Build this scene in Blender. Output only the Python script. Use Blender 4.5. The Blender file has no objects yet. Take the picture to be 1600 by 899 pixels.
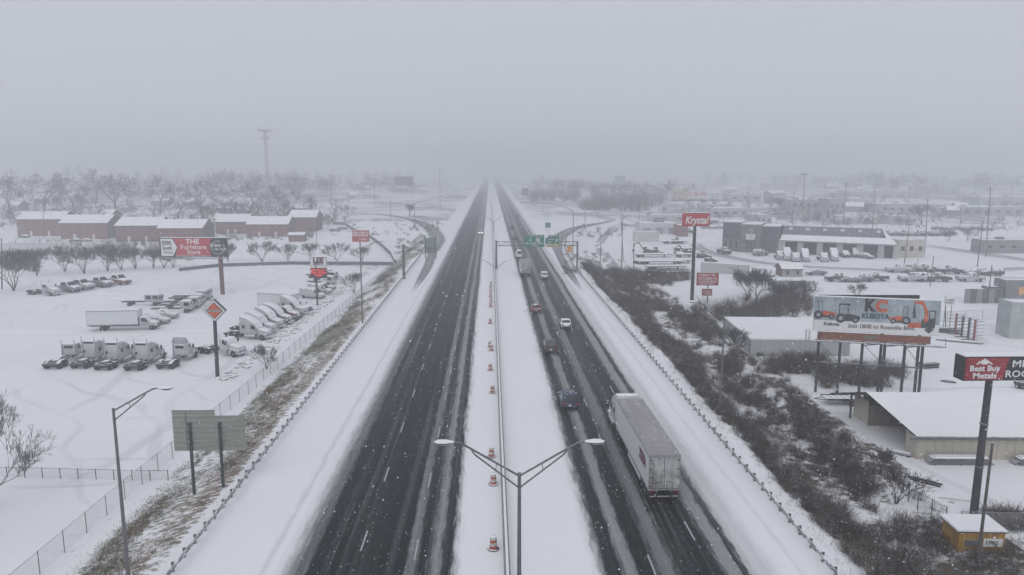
import bpy, bmesh, math, random
import numpy as np
from mathutils import Vector, Matrix

random.seed(11)
sc = bpy.context.scene
COL = sc.collection
R = math.radians

# ------------------------------------------------------------------ camera
FPX, CAM_H = 1150.0, 27.0                       # focal length in photo pixels (1600 wide), drone height
PITCH, YAW = math.atan(187.5 / FPX), math.atan(34 / FPX)
cam_data = bpy.data.cameras.new('camera')
cam = bpy.data.objects.new('camera', cam_data)
COL.objects.link(cam)
sc.camera = cam
cam_data.sensor_width = 36
cam_data.lens = FPX / 1600 * 36
cam_data.clip_start = 0.5
cam_data.clip_end = 12000
cam.location = (0, 0, CAM_H)
cam.rotation_euler = (math.pi / 2 - PITCH, 0, -YAW)

# ------------------------------------------------------------------ overcast sky and veiled sun
world = bpy.data.worlds.new('World')
sc.world = world
world.use_nodes = True
wn, wl = world.node_tree.nodes, world.node_tree.links
bg = wn['Background']
sky = wn.new('ShaderNodeTexSky')
sky.sky_type = 'NISHITA'
sky.sun_disc = False
sky.sun_elevation = R(38)
sky.sun_rotation = R(160)
sky.dust_density = 6
sky_gain = wn.new('ShaderNodeVectorMath'); sky_gain.operation = 'SCALE'
sky_gain.inputs['Scale'].default_value = 0.10
wl.new(sky.outputs[0], sky_gain.inputs[0])
cloud = wn.new('ShaderNodeRGB'); cloud.outputs[0].default_value = (0.572, 0.598, 0.665, 1)
wmix = wn.new('ShaderNodeMix'); wmix.data_type = 'RGBA'
wmix.inputs['Factor'].default_value = 0.95      # a closed layer of snow cloud in front of the blue sky
wl.new(sky_gain.outputs[0], wmix.inputs['A'])
wl.new(cloud.outputs[0], wmix.inputs['B'])
wl.new(wmix.outputs['Result'], bg.inputs['Color'])
bg.inputs['Strength'].default_value = 1.0
sun_data = bpy.data.lights.new('sun', 'SUN')
sun = bpy.data.objects.new('sun', sun_data)
COL.objects.link(sun)
sun_data.energy = 0.9
sun_data.angle = R(50)
sun_data.color = (1, .97, .94)
sun.rotation_euler = (R(52), 0, R(160 - 180))
sc.view_settings.view_transform = 'Standard'
sc.view_settings.look = 'None'
sc.view_settings.exposure = 0.0
sc.view_settings.gamma = 1.0
cy = sc.cycles
cy.max_bounces = 6; cy.diffuse_bounces = 2; cy.glossy_bounces = 2; cy.volume_bounces = 2
cy.transmission_bounces = 3; cy.transparent_max_bounces = 12
cy.use_denoising = True

# ------------------------------------------------------------------ pixel <-> place
_cp, _sp, _cy, _sy = math.cos(PITCH), math.sin(PITCH), math.cos(YAW), math.sin(YAW)
_F = Vector((_cp * _sy, _cp * _cy, -_sp)); _R = Vector((_cy, -_sy, 0)); _U = Vector((_sp * _sy, _sp * _cy, _cp))
def ray(px, py):
    return _F + _R * ((px - 800) / FPX) + _U * (-(py - 449.5) / FPX)
def lerp_tab(tab, t):
    if t <= tab[0][0]: return tab[0][1]
    for (a, va), (b, vb) in zip(tab, tab[1:]):
        if t <= b: return va + (vb - va) * (t - a) / (b - a)
    return tab[-1][1]
def smooth(t):
    t = max(0., min(1., t)); return t * t * (3 - 2 * t)
LEFT_EDGE = [(-100, -21.9), (225, -21.9), (262, -23), (300, -27), (335, -36), (370, -55), (410, -90), (480, -120)]
RIGHT_EDGE = [(-100, 23.3), (200, 23.3), (244, 25.3), (290, 31), (330, 41), (378, 66), (430, 100), (480, 120)]
def le(y): return lerp_tab(LEFT_EDGE, y)
def re_(y): return lerp_tab(RIGHT_EDGE, y)
LS = [(0, -.06), (1.2, -.12), (8.6, -2), (12, -2.02), (9999, -2)]
RS = [(0, -.06), (1.2, -.2), (5, -1.9), (8.5, -3.1), (11, -3.2), (14, -2.5), (9999, -2.5)]
def hf(x, y):
    fade = 1 - smooth((y - 380) / 120)
    if x < le(y): z = lerp_tab(LS, le(y) - x) * fade
    elif x > re_(y): z = lerp_tab(RS, x - re_(y)) * fade
    else: z = -.06
    if y > 450:
        z += 15 * smooth((y - 480) / 420) * smooth((-60 - x) / 160)
        z += 5 * smooth((y - 700) / 600) * smooth((x - 120) / 260)
    return z
def at(px, py, z):
    d = ray(px, py); t = (z - CAM_H) / d.z
    return Vector((d.x * t, d.y * t, z))
def G(px, py):
    """the spot on the ground that the photograph shows at a pixel"""
    z = -2.
    for _ in range(6):
        p = at(px, py, z); z = hf(p.x, p.y)
    return Vector((p.x, p.y, z))
def onY(px, py, Y):
    """the spot at distance Y up the road that the photograph shows at a pixel"""
    d = ray(px, py); t = Y / d.y
    return Vector((d.x * t, Y, CAM_H + d.z * t))
def heading(p, q):
    a, b = G(*p), G(*q); return math.atan2(b.y - a.y, b.x - a.x)

# ------------------------------------------------------------------ tags, objects
def tag(o, label=None, cat=None, group=None, kind=None):
    if label: o['label'] = label
    if cat: o['category'] = cat
    if group: o['group'] = group
    if kind: o['kind'] = kind
    return o
def empty(name, loc=(0, 0, 0), rz=0):
    o = bpy.data.objects.new(name, None); COL.objects.link(o)
    o.location = loc; o.rotation_euler = (0, 0, rz); o.empty_display_size = .3
    return o
KIDS = {}
def setpar(o, p):
    o.parent = p; KIDS.setdefault(p.name, []).append(o)
def link(name, me, parent=None, loc=(0, 0, 0), rot=(0, 0, 0), scale=None):
    o = bpy.data.objects.new(name, me); COL.objects.link(o)
    o.location = loc; o.rotation_euler = rot
    if scale is not None: o.scale = scale
    if parent is not None: setpar(o, parent)
    return o
def clone(root, loc=None, rz=None, label=None, group=None, scale=None):
    def rec(o, par):
        c = o.copy(); COL.objects.link(c)
        if par is not None: setpar(c, par)
        for ch in KIDS.get(o.name, []): rec(ch, c)
        return c
    r = rec(root, None)
    if loc is not None: r.location = loc
    if rz is not None: r.rotation_euler = (0, 0, rz)
    if label: r['label'] = label
    if group: r['group'] = group
    if scale is not None: r.scale = (scale,) * 3 if not hasattr(scale, '__len__') else scale
    return r
def drop(root):
    for ch in KIDS.get(root.name, []): drop(ch)
    bpy.data.objects.remove(root)
ORD = ['first', 'second', 'third', 'fourth', 'fifth', 'sixth', 'seventh', 'eighth', 'ninth', 'tenth', 'eleventh', 'twelfth', 'thirteenth', 'fourteenth',
       'fifteenth', 'sixteenth', 'seventeenth', 'eighteenth', 'nineteenth', 'twentieth', 'twenty-first', 'twenty-second', 'twenty-third', 'twenty-fourth', 'twenty-fifth']

class MB:
    def __init__(s): s.v, s.f, s.m = [], [], []
    def add(s, vs, fs, m=0):
        b = len(s.v); s.v += [tuple(v) for v in vs]
        s.f += [tuple(b + i for i in f) for f in fs]; s.m += [m] * len(fs); return s
    def box(s, c, d, rz=0, m=0, top=(1, 1), shift=(0, 0)):
        hx, hy, hz = d[0] / 2, d[1] / 2, d[2] / 2; vs = []
        for k, (tx, ty) in ((-1, (1, 1)), (1, top)):
            for a, b in ((-1, -1), (1, -1), (1, 1), (-1, 1)):
                x, y = a * hx * tx + (shift[0] if k > 0 else 0), b * hy * ty + (shift[1] if k > 0 else 0)
                vs.append((c[0] + x * math.cos(rz) - y * math.sin(rz), c[1] + x * math.sin(rz) + y * math.cos(rz), c[2] + k * hz))
        return s.add(vs, [(3, 2, 1, 0), (4, 5, 6, 7), (0, 1, 5, 4), (1, 2, 6, 5), (2, 3, 7, 6), (3, 0, 4, 7)], m)
    def tube(s, p, q, r0, r1=None, n=6, m=0, caps=True):
        p, q = Vector(p), Vector(q); r1 = r0 if r1 is None else r1
        d = (q - p).normalized(); a = d.orthogonal().normalized(); b = d.cross(a); vs = []
        for o, r in ((p, r0), (q, r1)):
            for i in range(n):
                t = 2 * math.pi * i / n; vs.append(o + a * (r * math.cos(t)) + b * (r * math.sin(t)))
        fs = [(i, (i + 1) % n, n + (i + 1) % n, n + i) for i in range(n)]
        if caps: fs += [tuple(range(n - 1, -1, -1)), tuple(range(n, 2 * n))]
        return s.add(vs, fs, m)
    def path(s, pts, r, n=6, m=0, r1=None):
        for i in range(len(pts) - 1):
            a = r if r1 is None else r + (r1 - r) * i / (len(pts) - 1)
            b = r if r1 is None else r + (r1 - r) * (i + 1) / (len(pts) - 1)
            s.tube(pts[i], pts[i + 1], a, b, n, m)
        return s
    def lathe(s, prof, n=12, m=0, c=(0, 0, 0), ms=None):
        vs = []
        for r, z in prof:
            for i in range(n):
                t = 2 * math.pi * i / n; vs.append((c[0] + r * math.cos(t), c[1] + r * math.sin(t), c[2] + z))
        for j in range(len(prof) - 1):
            s.add([], [], 0)
        b = len(s.v); s.v += vs
        for j in range(len(prof) - 1):
            for i in range(n):
                s.f.append((b + j * n + i, b + j * n + (i + 1) % n, b + (j + 1) * n + (i + 1) % n, b + (j + 1) * n + i)); s.m.append(ms[j] if ms else m)
        s.f.append(tuple(b + i for i in range(n - 1, -1, -1))); s.m.append(ms[0] if ms else m)
        s.f.append(tuple(b + (len(prof) - 1) * n + i for i in range(n))); s.m.append(ms[-1] if ms else m)
        return s
    def shell(s, prof, hw, m=0):
        """a side profile (x,z), counter-clockwise seen from -y, given the half width hw(x,z)"""
        n = len(prof)
        vs = [(x, -hw(x, z), z) for x, z in prof] + [(x, hw(x, z), z) for x, z in prof]
        fs = [tuple(range(n)), tuple(range(2 * n - 1, n - 1, -1))]
        fs += [((i + 1) % n, i, n + i, n + (i + 1) % n) for i in range(n)]
        return s.add(vs, fs, m)
    def prism(s, prof, y0, y1, m=0):
        n = len(prof)
        vs = [(x, y0, z) for x, z in prof] + [(x, y1, z) for x, z in prof]
        fs = [tuple(range(n)), tuple(range(2 * n - 1, n - 1, -1))] + [((i + 1) % n, i, n + i, n + (i + 1) % n) for i in range(n)]
        return s.add(vs, fs, m)
    def plate(s, pts, y, t=.03, m=0):
        """a flat shape (x,z) facing -y, t thick"""
        return s.prism(pts, y - t, y, m)
    def mesh(s, name, mats, bevel=0, smooth_angle=None):
        me = bpy.data.meshes.new(name)
        me.from_pydata(s.v, [], s.f)
        for mt in (mats if isinstance(mats, (list, tuple)) else [mats]): me.materials.append(mt)
        me.polygons.foreach_set('material_index', s.m)
        if bevel:
            bm = bmesh.new(); bm.from_mesh(me)
            bmesh.ops.recalc_face_normals(bm, faces=bm.faces)
            ed = [e for e in bm.edges if len(e.link_faces) == 2 and e.calc_face_angle(0) > .5]
            bmesh.ops.bevel(bm, geom=ed, offset=bevel, segments=1, affect='EDGES', clamp_overlap=True)
            bm.to_mesh(me); bm.free()
        if smooth_angle:
            me.polygons.foreach_set('use_smooth', [True] * len(me.polygons))
            me.set_sharp_from_angle(angle=R(smooth_angle))
        return me
    def build(s, name, mats, parent=None, loc=(0, 0, 0), rot=(0, 0, 0), bevel=0, smooth_angle=None):
        return link(name, s.mesh(name, mats, bevel, smooth_angle), parent, loc, rot)

# ------------------------------------------------------------------ materials
SNOW = (.83, .835, .855)
def nodes_of(m):
    m.use_nodes = True; nt = m.node_tree
    return nt, nt.nodes['Principled BSDF'], nt.nodes, nt.links
def math_node(N, L, op, a, b=None, clamp=False):
    n = N.new('ShaderNodeMath'); n.operation = op; n.use_clamp = clamp
    for i, v in enumerate((a, b)):
        if v is None: continue
        if isinstance(v, (int, float)): n.inputs[i].default_value = v
        else: L.new(v, n.inputs[i])
    return n.outputs[0]
def noise_node(N, L, vec, scale, detail=4, rough=.55):
    n = N.new('ShaderNodeTexNoise'); n.inputs['Scale'].default_value = scale
    n.inputs['Detail'].default_value = detail; n.inputs['Roughness'].default_value = rough
    if vec is not None: L.new(vec, n.inputs['Vector'])
    return n.outputs['Fac']
def scaled(N, L, vec, s):
    n = N.new('ShaderNodeMapping'); n.inputs['Scale'].default_value = s
    L.new(vec, n.inputs['Vector']); return n.outputs[0]
def ramp01(N, L, fac, a, b):
    n = N.new('ShaderNodeMapRange'); n.interpolation_type = 'SMOOTHSTEP'
    n.inputs['From Min'].default_value = a; n.inputs['From Max'].default_value = b
    L.new(fac, n.inputs['Value']); return n.outputs[0]
def mixc(N, L, fac, a, b):
    n = N.new('ShaderNodeMix'); n.data_type = 'RGBA'
    if isinstance(fac, (int, float)): n.inputs['Factor'].default_value = fac
    else: L.new(fac, n.inputs['Factor'])
    for k, v in (('A', a), ('B', b)):
        if isinstance(v, tuple): n.inputs[k].default_value = (*v[:3], 1)
        else: L.new(v, n.inputs[k])
    return n.outputs['Result']
MATS = {}
def pm(name, col, rough=.6, metal=0., var=.18, scale=2.5, snow=None, amount=.5, dirt=0., alpha=None, emit=None, stretch=None):
    """paint or stuff of one colour with wear; snow = how level a face has to be to hold snow, amount = how much of it is covered"""
    if name in MATS: return MATS[name]
    m = bpy.data.materials.new(name); nt, B, N, L = nodes_of(m)
    tc = N.new('ShaderNodeTexCoord').outputs['Object']
    vec = scaled(N, L, tc, stretch) if stretch else tc
    nz = noise_node(N, L, vec, scale, 5)
    c = mixc(N, L, ramp01(N, L, nz, .3, .7), tuple(v * (1 - var) for v in col), tuple(min(1, v * (1 + var)) for v in col))
    if dirt:
        c = mixc(N, L, math_node(N, L, 'MULTIPLY', ramp01(N, L, noise_node(N, L, scaled(N, L, tc, (1, 1, .25)), scale * .8, 6, .7), .48, .7), dirt), c, (.10, .09, .08))
    B.inputs['Roughness'].default_value = rough; B.inputs['Metallic'].default_value = metal
    if snow is not None:
        geo = N.new('ShaderNodeNewGeometry'); sep = N.new('ShaderNodeSeparateXYZ'); L.new(geo.outputs['Normal'], sep.inputs[0])
        n2 = noise_node(N, L, geo.outputs['Position'], 1.7, 5, .65)
        up = math_node(N, L, 'ADD', sep.outputs['Z'], math_node(N, L, 'MULTIPLY', math_node(N, L, 'SUBTRACT', n2, 1 - amount), 1.1))
        k = ramp01(N, L, up, snow, snow + .16)
        c = mixc(N, L, k, c, SNOW)
        rg = N.new('ShaderNodeMapRange'); rg.inputs['To Min'].default_value = rough; rg.inputs['To Max'].default_value = .9
        L.new(k, rg.inputs['Value']); L.new(rg.outputs[0], B.inputs['Roughness'])
    L.new(c, B.inputs['Base Color'])
    if alpha is not None: B.inputs['Alpha'].default_value = alpha
    if emit:
        B.inputs['Emission Color'].default_value = (*emit[0], 1); B.inputs['Emission Strength'].default_value = emit[1]
    MATS[name] = m; return m

def snow_mat(name, bump=.25, tone=1.0, specks=0., tracks=False, brush=False):
    m = bpy.data.materials.new(name); nt, B, N, L = nodes_of(m)
    pos = N.new('ShaderNodeNewGeometry').outputs['Position']
    big = noise_node(N, L, pos, .05, 5, .6); small = noise_node(N, L, pos, 1.3, 6, .65)
    c = mixc(N, L, ramp01(N, L, big, .3, .7), tuple(v * tone * .955 for v in SNOW), tuple(min(1, v * tone * 1.02) for v in SNOW))
    c = mixc(N, L, math_node(N, L, 'MULTIPLY', ramp01(N, L, small, .55, .75), .08), c, (.62, .64, .68))
    if specks:                                    # stubble and stalks poking through thin snow
        sp = noise_node(N, L, scaled(N, L, pos, (1, 1, 1)), 2.2, 8, .8)
        patch = ramp01(N, L, noise_node(N, L, pos, .06, 3), .45, .68)
        c = mixc(N, L, math_node(N, L, 'MULTIPLY', math_node(N, L, 'MULTIPLY', ramp01(N, L, sp, .55, .64), patch), specks), c, (.16, .14, .11))
    if brush:                                     # fields and scrub too far away to tell their plants apart
        far_ = ramp01(N, L, noise_node(N, L, scaled(N, L, pos, (.7, .4, 1)), .025, 6, .7), .46, .58)
        c = mixc(N, L, math_node(N, L, 'MULTIPLY', far_, .75), c, (.13, .12, .11))
    if tracks:                                    # compacted wheel tracks and ruts, a greyer snow
        broken = ramp01(N, L, noise_node(N, L, pos, .035, 3), .45, .62)
        for k, (dr, scl, dist) in enumerate((('Y', .05, 14), ('X', .034, 22), ('DIAGONAL', .06, 18))):
            w = N.new('ShaderNodeTexWave'); w.bands_direction = dr; w.inputs['Scale'].default_value = scl; w.inputs['Distortion'].default_value = dist
            w.inputs['Detail'].default_value = 3; w.inputs['Detail Scale'].default_value = .3
            L.new(pos, w.inputs['Vector'])
            line = math_node(N, L, 'MULTIPLY', ramp01(N, L, w.outputs['Fac'], .955, .985), broken if k else ramp01(N, L, noise_node(N, L, pos, .05, 2), .5, .62))
            c = mixc(N, L, math_node(N, L, 'MULTIPLY', line, .34), c, (.50, .51, .54))
        step = noise_node(N, L, pos, 2.6, 6, .8)
        c = mixc(N, L, math_node(N, L, 'MULTIPLY', math_node(N, L, 'MULTIPLY', ramp01(N, L, step, .6, .68), broken), .34), c, (.38, .38, .40))
    L.new(c, B.inputs['Base Color']); B.inputs['Roughness'].default_value = .85
    bp = N.new('ShaderNodeBump'); bp.inputs['Strength'].default_value = bump; bp.inputs['Distance'].default_value = .12
    L.new(small, bp.inputs['Height']); L.new(bp.outputs[0], B.inputs['Normal'])
    return m
M_SNOW = snow_mat('snow_cover', specks=.55)
M_LOT = snow_mat('lot_snow', tracks=True)
M_CAP = snow_mat('snow_cap', bump=.4)
M_FAR = snow_mat('far_snow', tone=.93, specks=1.0, brush=True)

def road_mat(name, stops, x0, x1, seed, asphalt=(.008, .009, .011)):
    """wet asphalt under slush; stops = how much of the lane at lateral position x is covered with snow"""
    m = bpy.data.materials.new(name); nt, B, N, L = nodes_of(m)
    pos = N.new('ShaderNodeNewGeometry').outputs['Position']
    sep = N.new('ShaderNodeSeparateXYZ'); L.new(pos, sep.inputs[0])
    drift = noise_node(N, L, scaled(N, L, pos, (.0, .012, 1)), 1, 3)
    x = math_node(N, L, 'ADD', sep.outputs['X'], math_node(N, L, 'MULTIPLY', math_node(N, L, 'SUBTRACT', drift, .5), .9))
    ragged = noise_node(N, L, scaled(N, L, pos, (2.6, .35, 1)), 1, 5, .7)
    x = math_node(N, L, 'ADD', x, math_node(N, L, 'MULTIPLY', math_node(N, L, 'SUBTRACT', ragged, .5), 1.3))
    mr = N.new('ShaderNodeMapRange'); mr.inputs['From Min'].default_value = x0; mr.inputs['From Max'].default_value = x1
    L.new(x, mr.inputs['Value'])
    cr = N.new('ShaderNodeValToRGB'); el = cr.color_ramp.elements
    for i, (sx, v) in enumerate(stops):
        t = (sx - x0) / (x1 - x0)
        e = el[i] if i < 2 else el.new(t)
        e.position = t; e.color = (v, v, v, 1)
    L.new(mr.outputs[0], cr.inputs[0])
    streak = noise_node(N, L, scaled(N, L, pos, (3.2, .022, 1)), 1, 6, .62)
    fine = noise_node(N, L, scaled(N, L, pos, (9, .9, 1)), 1, 5, .75)
    far = ramp01(N, L, sep.outputs['Y'], 60, 420)
    thin = math_node(N, L, 'SUBTRACT', 1.06, cr.outputs[0])       # deep snow lies smooth, thin slush is torn by the traffic
    rough_ = math_node(N, L, 'ADD', math_node(N, L, 'MULTIPLY', math_node(N, L, 'SUBTRACT', streak, .57), .5), math_node(N, L, 'MULTIPLY', math_node(N, L, 'SUBTRACT', fine, .54), .36))
    cov = math_node(N, L, 'ADD', cr.outputs[0], math_node(N, L, 'MULTIPLY', rough_, thin))
    cov = math_node(N, L, 'ADD', cov, math_node(N, L, 'MULTIPLY', far, .06), True)
    lane = noise_node(N, L, scaled(N, L, pos, (.9, .008, 1)), 1, 4, .6)      # passing lanes of thinner and thicker slush
    cov = math_node(N, L, 'ADD', cov, math_node(N, L, 'MULTIPLY', ramp01(N, L, lane, .5, .75), .09), True)
    grit = noise_node(N, L, pos, 11, 3, .7)
    dark = mixc(N, L, grit, tuple(v * .7 for v in asphalt), tuple(v * 1.5 for v in asphalt))
    c = mixc(N, L, cov, dark, (.83, .835, .855))
    L.new(c, B.inputs['Base Color'])
    B.inputs['Specular IOR Level'].default_value = .12
    rr = N.new('ShaderNodeMapRange'); rr.inputs['To Min'].default_value = .5; rr.inputs['To Max'].default_value = .9
    L.new(cov, rr.inputs['Value']); L.new(rr.outputs[0], B.inputs['Roughness'])
    bp = N.new('ShaderNodeBump'); bp.inputs['Strength'].default_value = .35; bp.inputs['Distance'].default_value = .05
    L.new(math_node(N, L, 'ADD', cov, math_node(N, L, 'MULTIPLY', grit, .1)), bp.inputs['Height']); L.new(bp.outputs[0], B.inputs['Normal'])
    return m
M_ROADL = road_mat('slushy_asphalt_southbound', [(-22, 1), (-15.9, 1), (-15.55, .8), (-15.2, 1), (-14.4, .9), (-13.8, .5), (-13.2, .17), (-12.9, .22), (-12.4, .04), (-11.8, .03), (-11.35, .1), (-10.9, .02),
    (-9.9, .01), (-9.4, .07), (-8.9, .01), (-6.2, .01), (-5.75, .26), (-5.4, .24), (-5.1, .03), (-4.55, .05), (-4.2, .3), (-3.8, .34), (-3.45, .06), (-2.9, .05), (-2.65, .5), (-2.35, .9), (-1.9, 1), (1.2, 1)], -22, 1.2, 1)
M_ROADR = road_mat('slushy_asphalt_northbound', [(1, 1), (6.6, 1), (7.1, .85), (7.45, .3), (7.75, .05), (8.6, .04), (9.0, .3), (9.6, .32), (9.9, .05), (11.0, .04), (11.5, .24), (12.2, .26), (12.6, .05),
    (14.6, .03), (15.5, .06), (15.9, .36), (16.6, .38), (16.9, .08), (17.25, .1), (17.5, .6), (18.1, .78), (18.6, .72), (19.4, .95), (20.4, 1), (20.8, .88), (21.2, 1), (24, 1)], 1, 24, 2)

def bank_mat():
    """winter grass on the left embankment with snow lying in its tufts"""
    m = bpy.data.materials.new('snowy_grass_bank'); nt, B, N, L = nodes_of(m)
    pos = N.new('ShaderNodeNewGeometry').outputs['Position']
    sep = N.new('ShaderNodeSeparateXYZ'); L.new(pos, sep.inputs[0])
    tuft = noise_node(N, L, scaled(N, L, pos, (.75, 1.5, 1.2)), 1.5, 8, .72)
    zone = noise_node(N, L, scaled(N, L, pos, (.2, .05, 0)), 1, 4)
    band = noise_node(N, L, scaled(N, L, pos, (.55, .035, 0)), 1, 3)
    top = ramp01(N, L, sep.outputs['X'], -31.2, -29.0)
    low = ramp01(N, L, math_node(N, L, 'MULTIPLY', sep.outputs['X'], -1.), 22.0, 23.2)
    k = math_node(N, L, 'ADD', tuft, math_node(N, L, 'MULTIPLY', math_node(N, L, 'SUBTRACT', zone, .5), .7))
    k = math_node(N, L, 'ADD', k, math_node(N, L, 'MULTIPLY', math_node(N, L, 'SUBTRACT', math_node(N, L, 'MULTIPLY', top, low), 1.), .35))
    bare = ramp01(N, L, k, .41, .55)
    brown = mixc(N, L, noise_node(N, L, pos, 3, 6), (.10, .075, .05), (.27, .21, .14))
    green = mixc(N, L, noise_node(N, L, pos, 2.3, 6), (.045, .065, .028), (.12, .145, .065))
    c = mixc(N, L, ramp01(N, L, math_node(N, L, 'ADD', math_node(N, L, 'MULTIPLY', sep.outputs['X'], -.08), band), 2.52, 2.70), brown, green)
    c = mixc(N, L, bare, SNOW, mixc(N, L, .06, c, SNOW))
    L.new(c, B.inputs['Base Color']); B.inputs['Roughness'].default_value = .9
    bp = N.new('ShaderNodeBump'); bp.inputs['Strength'].default_value = .6; bp.inputs['Distance'].default_value = .15
    L.new(tuft, bp.inputs['Height']); L.new(bp.outputs[0], B.inputs['Normal'])
    return m
M_BANK = bank_mat()
def litter_mat():
    m = bpy.data.materials.new('thicket_floor'); nt, B, N, L = nodes_of(m)
    pos = N.new('ShaderNodeNewGeometry').outputs['Position']
    a = noise_node(N, L, pos, .9, 8, .72)
    zone = noise_node(N, L, pos, .11, 3)
    k = ramp01(N, L, math_node(N, L, 'ADD', a, math_node(N, L, 'MULTIPLY', math_node(N, L, 'SUBTRACT', zone, .5), .8)), .44, .60)
    c = mixc(N, L, noise_node(N, L, pos, 5, 5), (.045, .036, .028), (.13, .10, .075))
    L.new(mixc(N, L, k, SNOW, c), B.inputs['Base Color']); B.inputs['Roughness'].default_value = .95
    return m
M_LITTER = litter_mat()

# ------------------------------------------------------------------ ground
def ground():
    ys = [-60, 0, 30] + list(range(45, 500, 8)) + list(range(500, 1000, 40)) + [1000, 1150, 1300, 1500, 1800, 2200, 2800]
    sl = [2800, 1600, 1000, 700, 520, 400, 300, 220, 160, 120, 90, 60, 40, 26, 18, 12, 8.6, 5.5, 3, 1.2, 0]
    sr = [0, 1.2, 2.6, 5, 7, 8.5, 11, 14, 18, 24, 32, 45, 60, 80, 110, 150, 200, 280, 380, 520, 700, 1000, 1600, 2800]
    vs, idx, mi, fs = [], {}, [], []
    for j, y in enumerate(ys):
        a, b = le(y), re_(y)
        row = [a - s for s in sl] + [max(a + .02, -50), max(a + .04, -25), min(b - .04, 26), min(b - .02, 50)] + [b + s for s in sr]
        for i, x in enumerate(row):
            idx[i, j] = len(vs); z = hf(x, y)
            s = x - re_(y)
            if 1 < s < 20 and y < 300: z += random.uniform(-.25, .3)
            vs.append((x, y, z))
    n = len(sl) + 4 + len(sr); q = len(sl) + 4
    for j in range(len(ys) - 1):
        for i in range(n - 1):
            fs.append((idx[i, j], idx[i + 1, j], idx[i + 1, j + 1], idx[i, j + 1]))
            k = 0
            if i >= len(sl) - 5 and i < len(sl) - 1 and ys[j] < 340: k = 1
            if q + 2 <= i < q + 8 and ys[j] < 236: k = 2
            if ys[j] > 380: k = 3
            if i >= q + 8 and ys[j] < 372: k = 4
            if i < len(sl) - 6 and i > 8 and ys[j] < 225: k = 4
            mi.append(k)
    me = bpy.data.meshes.new('ground'); me.from_pydata(vs, [], fs)
    for m in (M_SNOW, M_BANK, M_LITTER, M_FAR, M_LOT): me.materials.append(m)
    me.polygons.foreach_set('material_index', mi)
    me.polygons.foreach_set('use_smooth', [True] * len(fs))
    return tag(link('ground', me), 'snow covered ground of lots, banks and fields', kind='structure')
ground()

# ------------------------------------------------------------------ highway, ramps, streets
def ribbon(name, line, width, mat, dz=.03, label=None, cols=4, zfix=None, step=None):
    """a road laid along a line of (x, y) points"""
    pts = [Vector((*p, 0)) for p in line]
    out = []
    for i in range(len(pts) - 1):                 # catmull-rom
        p0, p1, p2, p3 = pts[max(0, i - 1)], pts[i], pts[i + 1], pts[min(len(pts) - 1, i + 2)]
        k = step or max(3, int((p2 - p1).length / 8))
        for t in [q / k for q in range(k)]:
            out.append(.5 * ((2 * p1) + (p2 - p0) * t + (2 * p0 - 5 * p1 + 4 * p2 - p3) * t * t + (3 * p1 - p0 - 3 * p2 + p3) * t ** 3))
    out.append(pts[-1]); vs, fs, uv = [], [], []; acc = 0
    for i, p in enumerate(out):
        d = (out[min(i + 1, len(out) - 1)] - out[max(0, i - 1)]).normalized(); nrm = Vector((d.y, -d.x, 0))
        if i: acc += (p - out[i - 1]).length
        w = width(p) if callable(width) else width
        for c in range(cols + 1):
            q = p + nrm * ((c / cols - .5) * w)
            vs.append((q.x, q.y, (hf(q.x, q.y) if zfix is None else zfix) + dz)); uv.append((c / cols, acc / 20))
    for i in range(len(out) - 1):
        for c in range(cols):
            a = i * (cols + 1) + c; fs.append((a, a + 1, a + cols + 2, a + cols + 1))
    me = bpy.data.meshes.new(name); me.from_pydata(vs, [], fs); me.materials.append(mat)
    ul = me.uv_layers.new(name='UVMap')
    lv = [l.vertex_index for l in me.loops]
    ul.data.foreach_set('uv', [c for v in lv for c in uv[v]])
    me.polygons.foreach_set('use_smooth', [True] * len(fs))
    return tag(link(name, me), label, kind='structure')
def strip(name, xa, xb, mat, ys, label):
    vs, fs = [], []; n = 13
    for y in ys:
        a, b = xa(y), xb(y)
        for i in range(n): vs.append((a + (b - a) * i / (n - 1), y, 0))
    for j in range(len(ys) - 1):
        for i in range(n - 1):
            k = j * n + i; fs.append((k, k + 1, k + n + 1, k + n))
    me = bpy.data.meshes.new(name); me.from_pydata(vs, [], fs); me.materials.append(mat)
    return tag(link(name, me), label, kind='structure')
YS = [-40, 20] + list(range(40, 700, 20)) + [700, 800, 900, 1000, 1200, 1500, 2000, 2700]
road_l = strip('southbound_road', lambda y: -21.9, lambda y: 1.04, M_ROADL, YS, 'dark slushy lanes coming towards the viewer with snowy shoulders')
road_r = strip('northbound_road', lambda y: 1.05, lambda y: 23.2, M_ROADR, YS, 'dark slushy lanes leading away from the viewer beside a snowy median')
M_PAINT = pm('road_paint', (.40, .40, .40), .7, var=.3, scale=6)
dash = MB().box((0, 0, 0), (.13, 3.0, .004)).mesh('lane_dash', M_PAINT)
for X, road, y0 in ((-5.4, road_l, 49.2), (-9.35, road_l, 50.6), (11.0, road_r, 46.5), (14.9, road_r, 51.4)):
    for i in range(14):
        if (road is road_r and i % 3 == 1) or i > 8: continue           # some dashes lie under slush
        link('lane_dash', dash, road, (X, y0 + 11.9 * i, .006))

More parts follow.
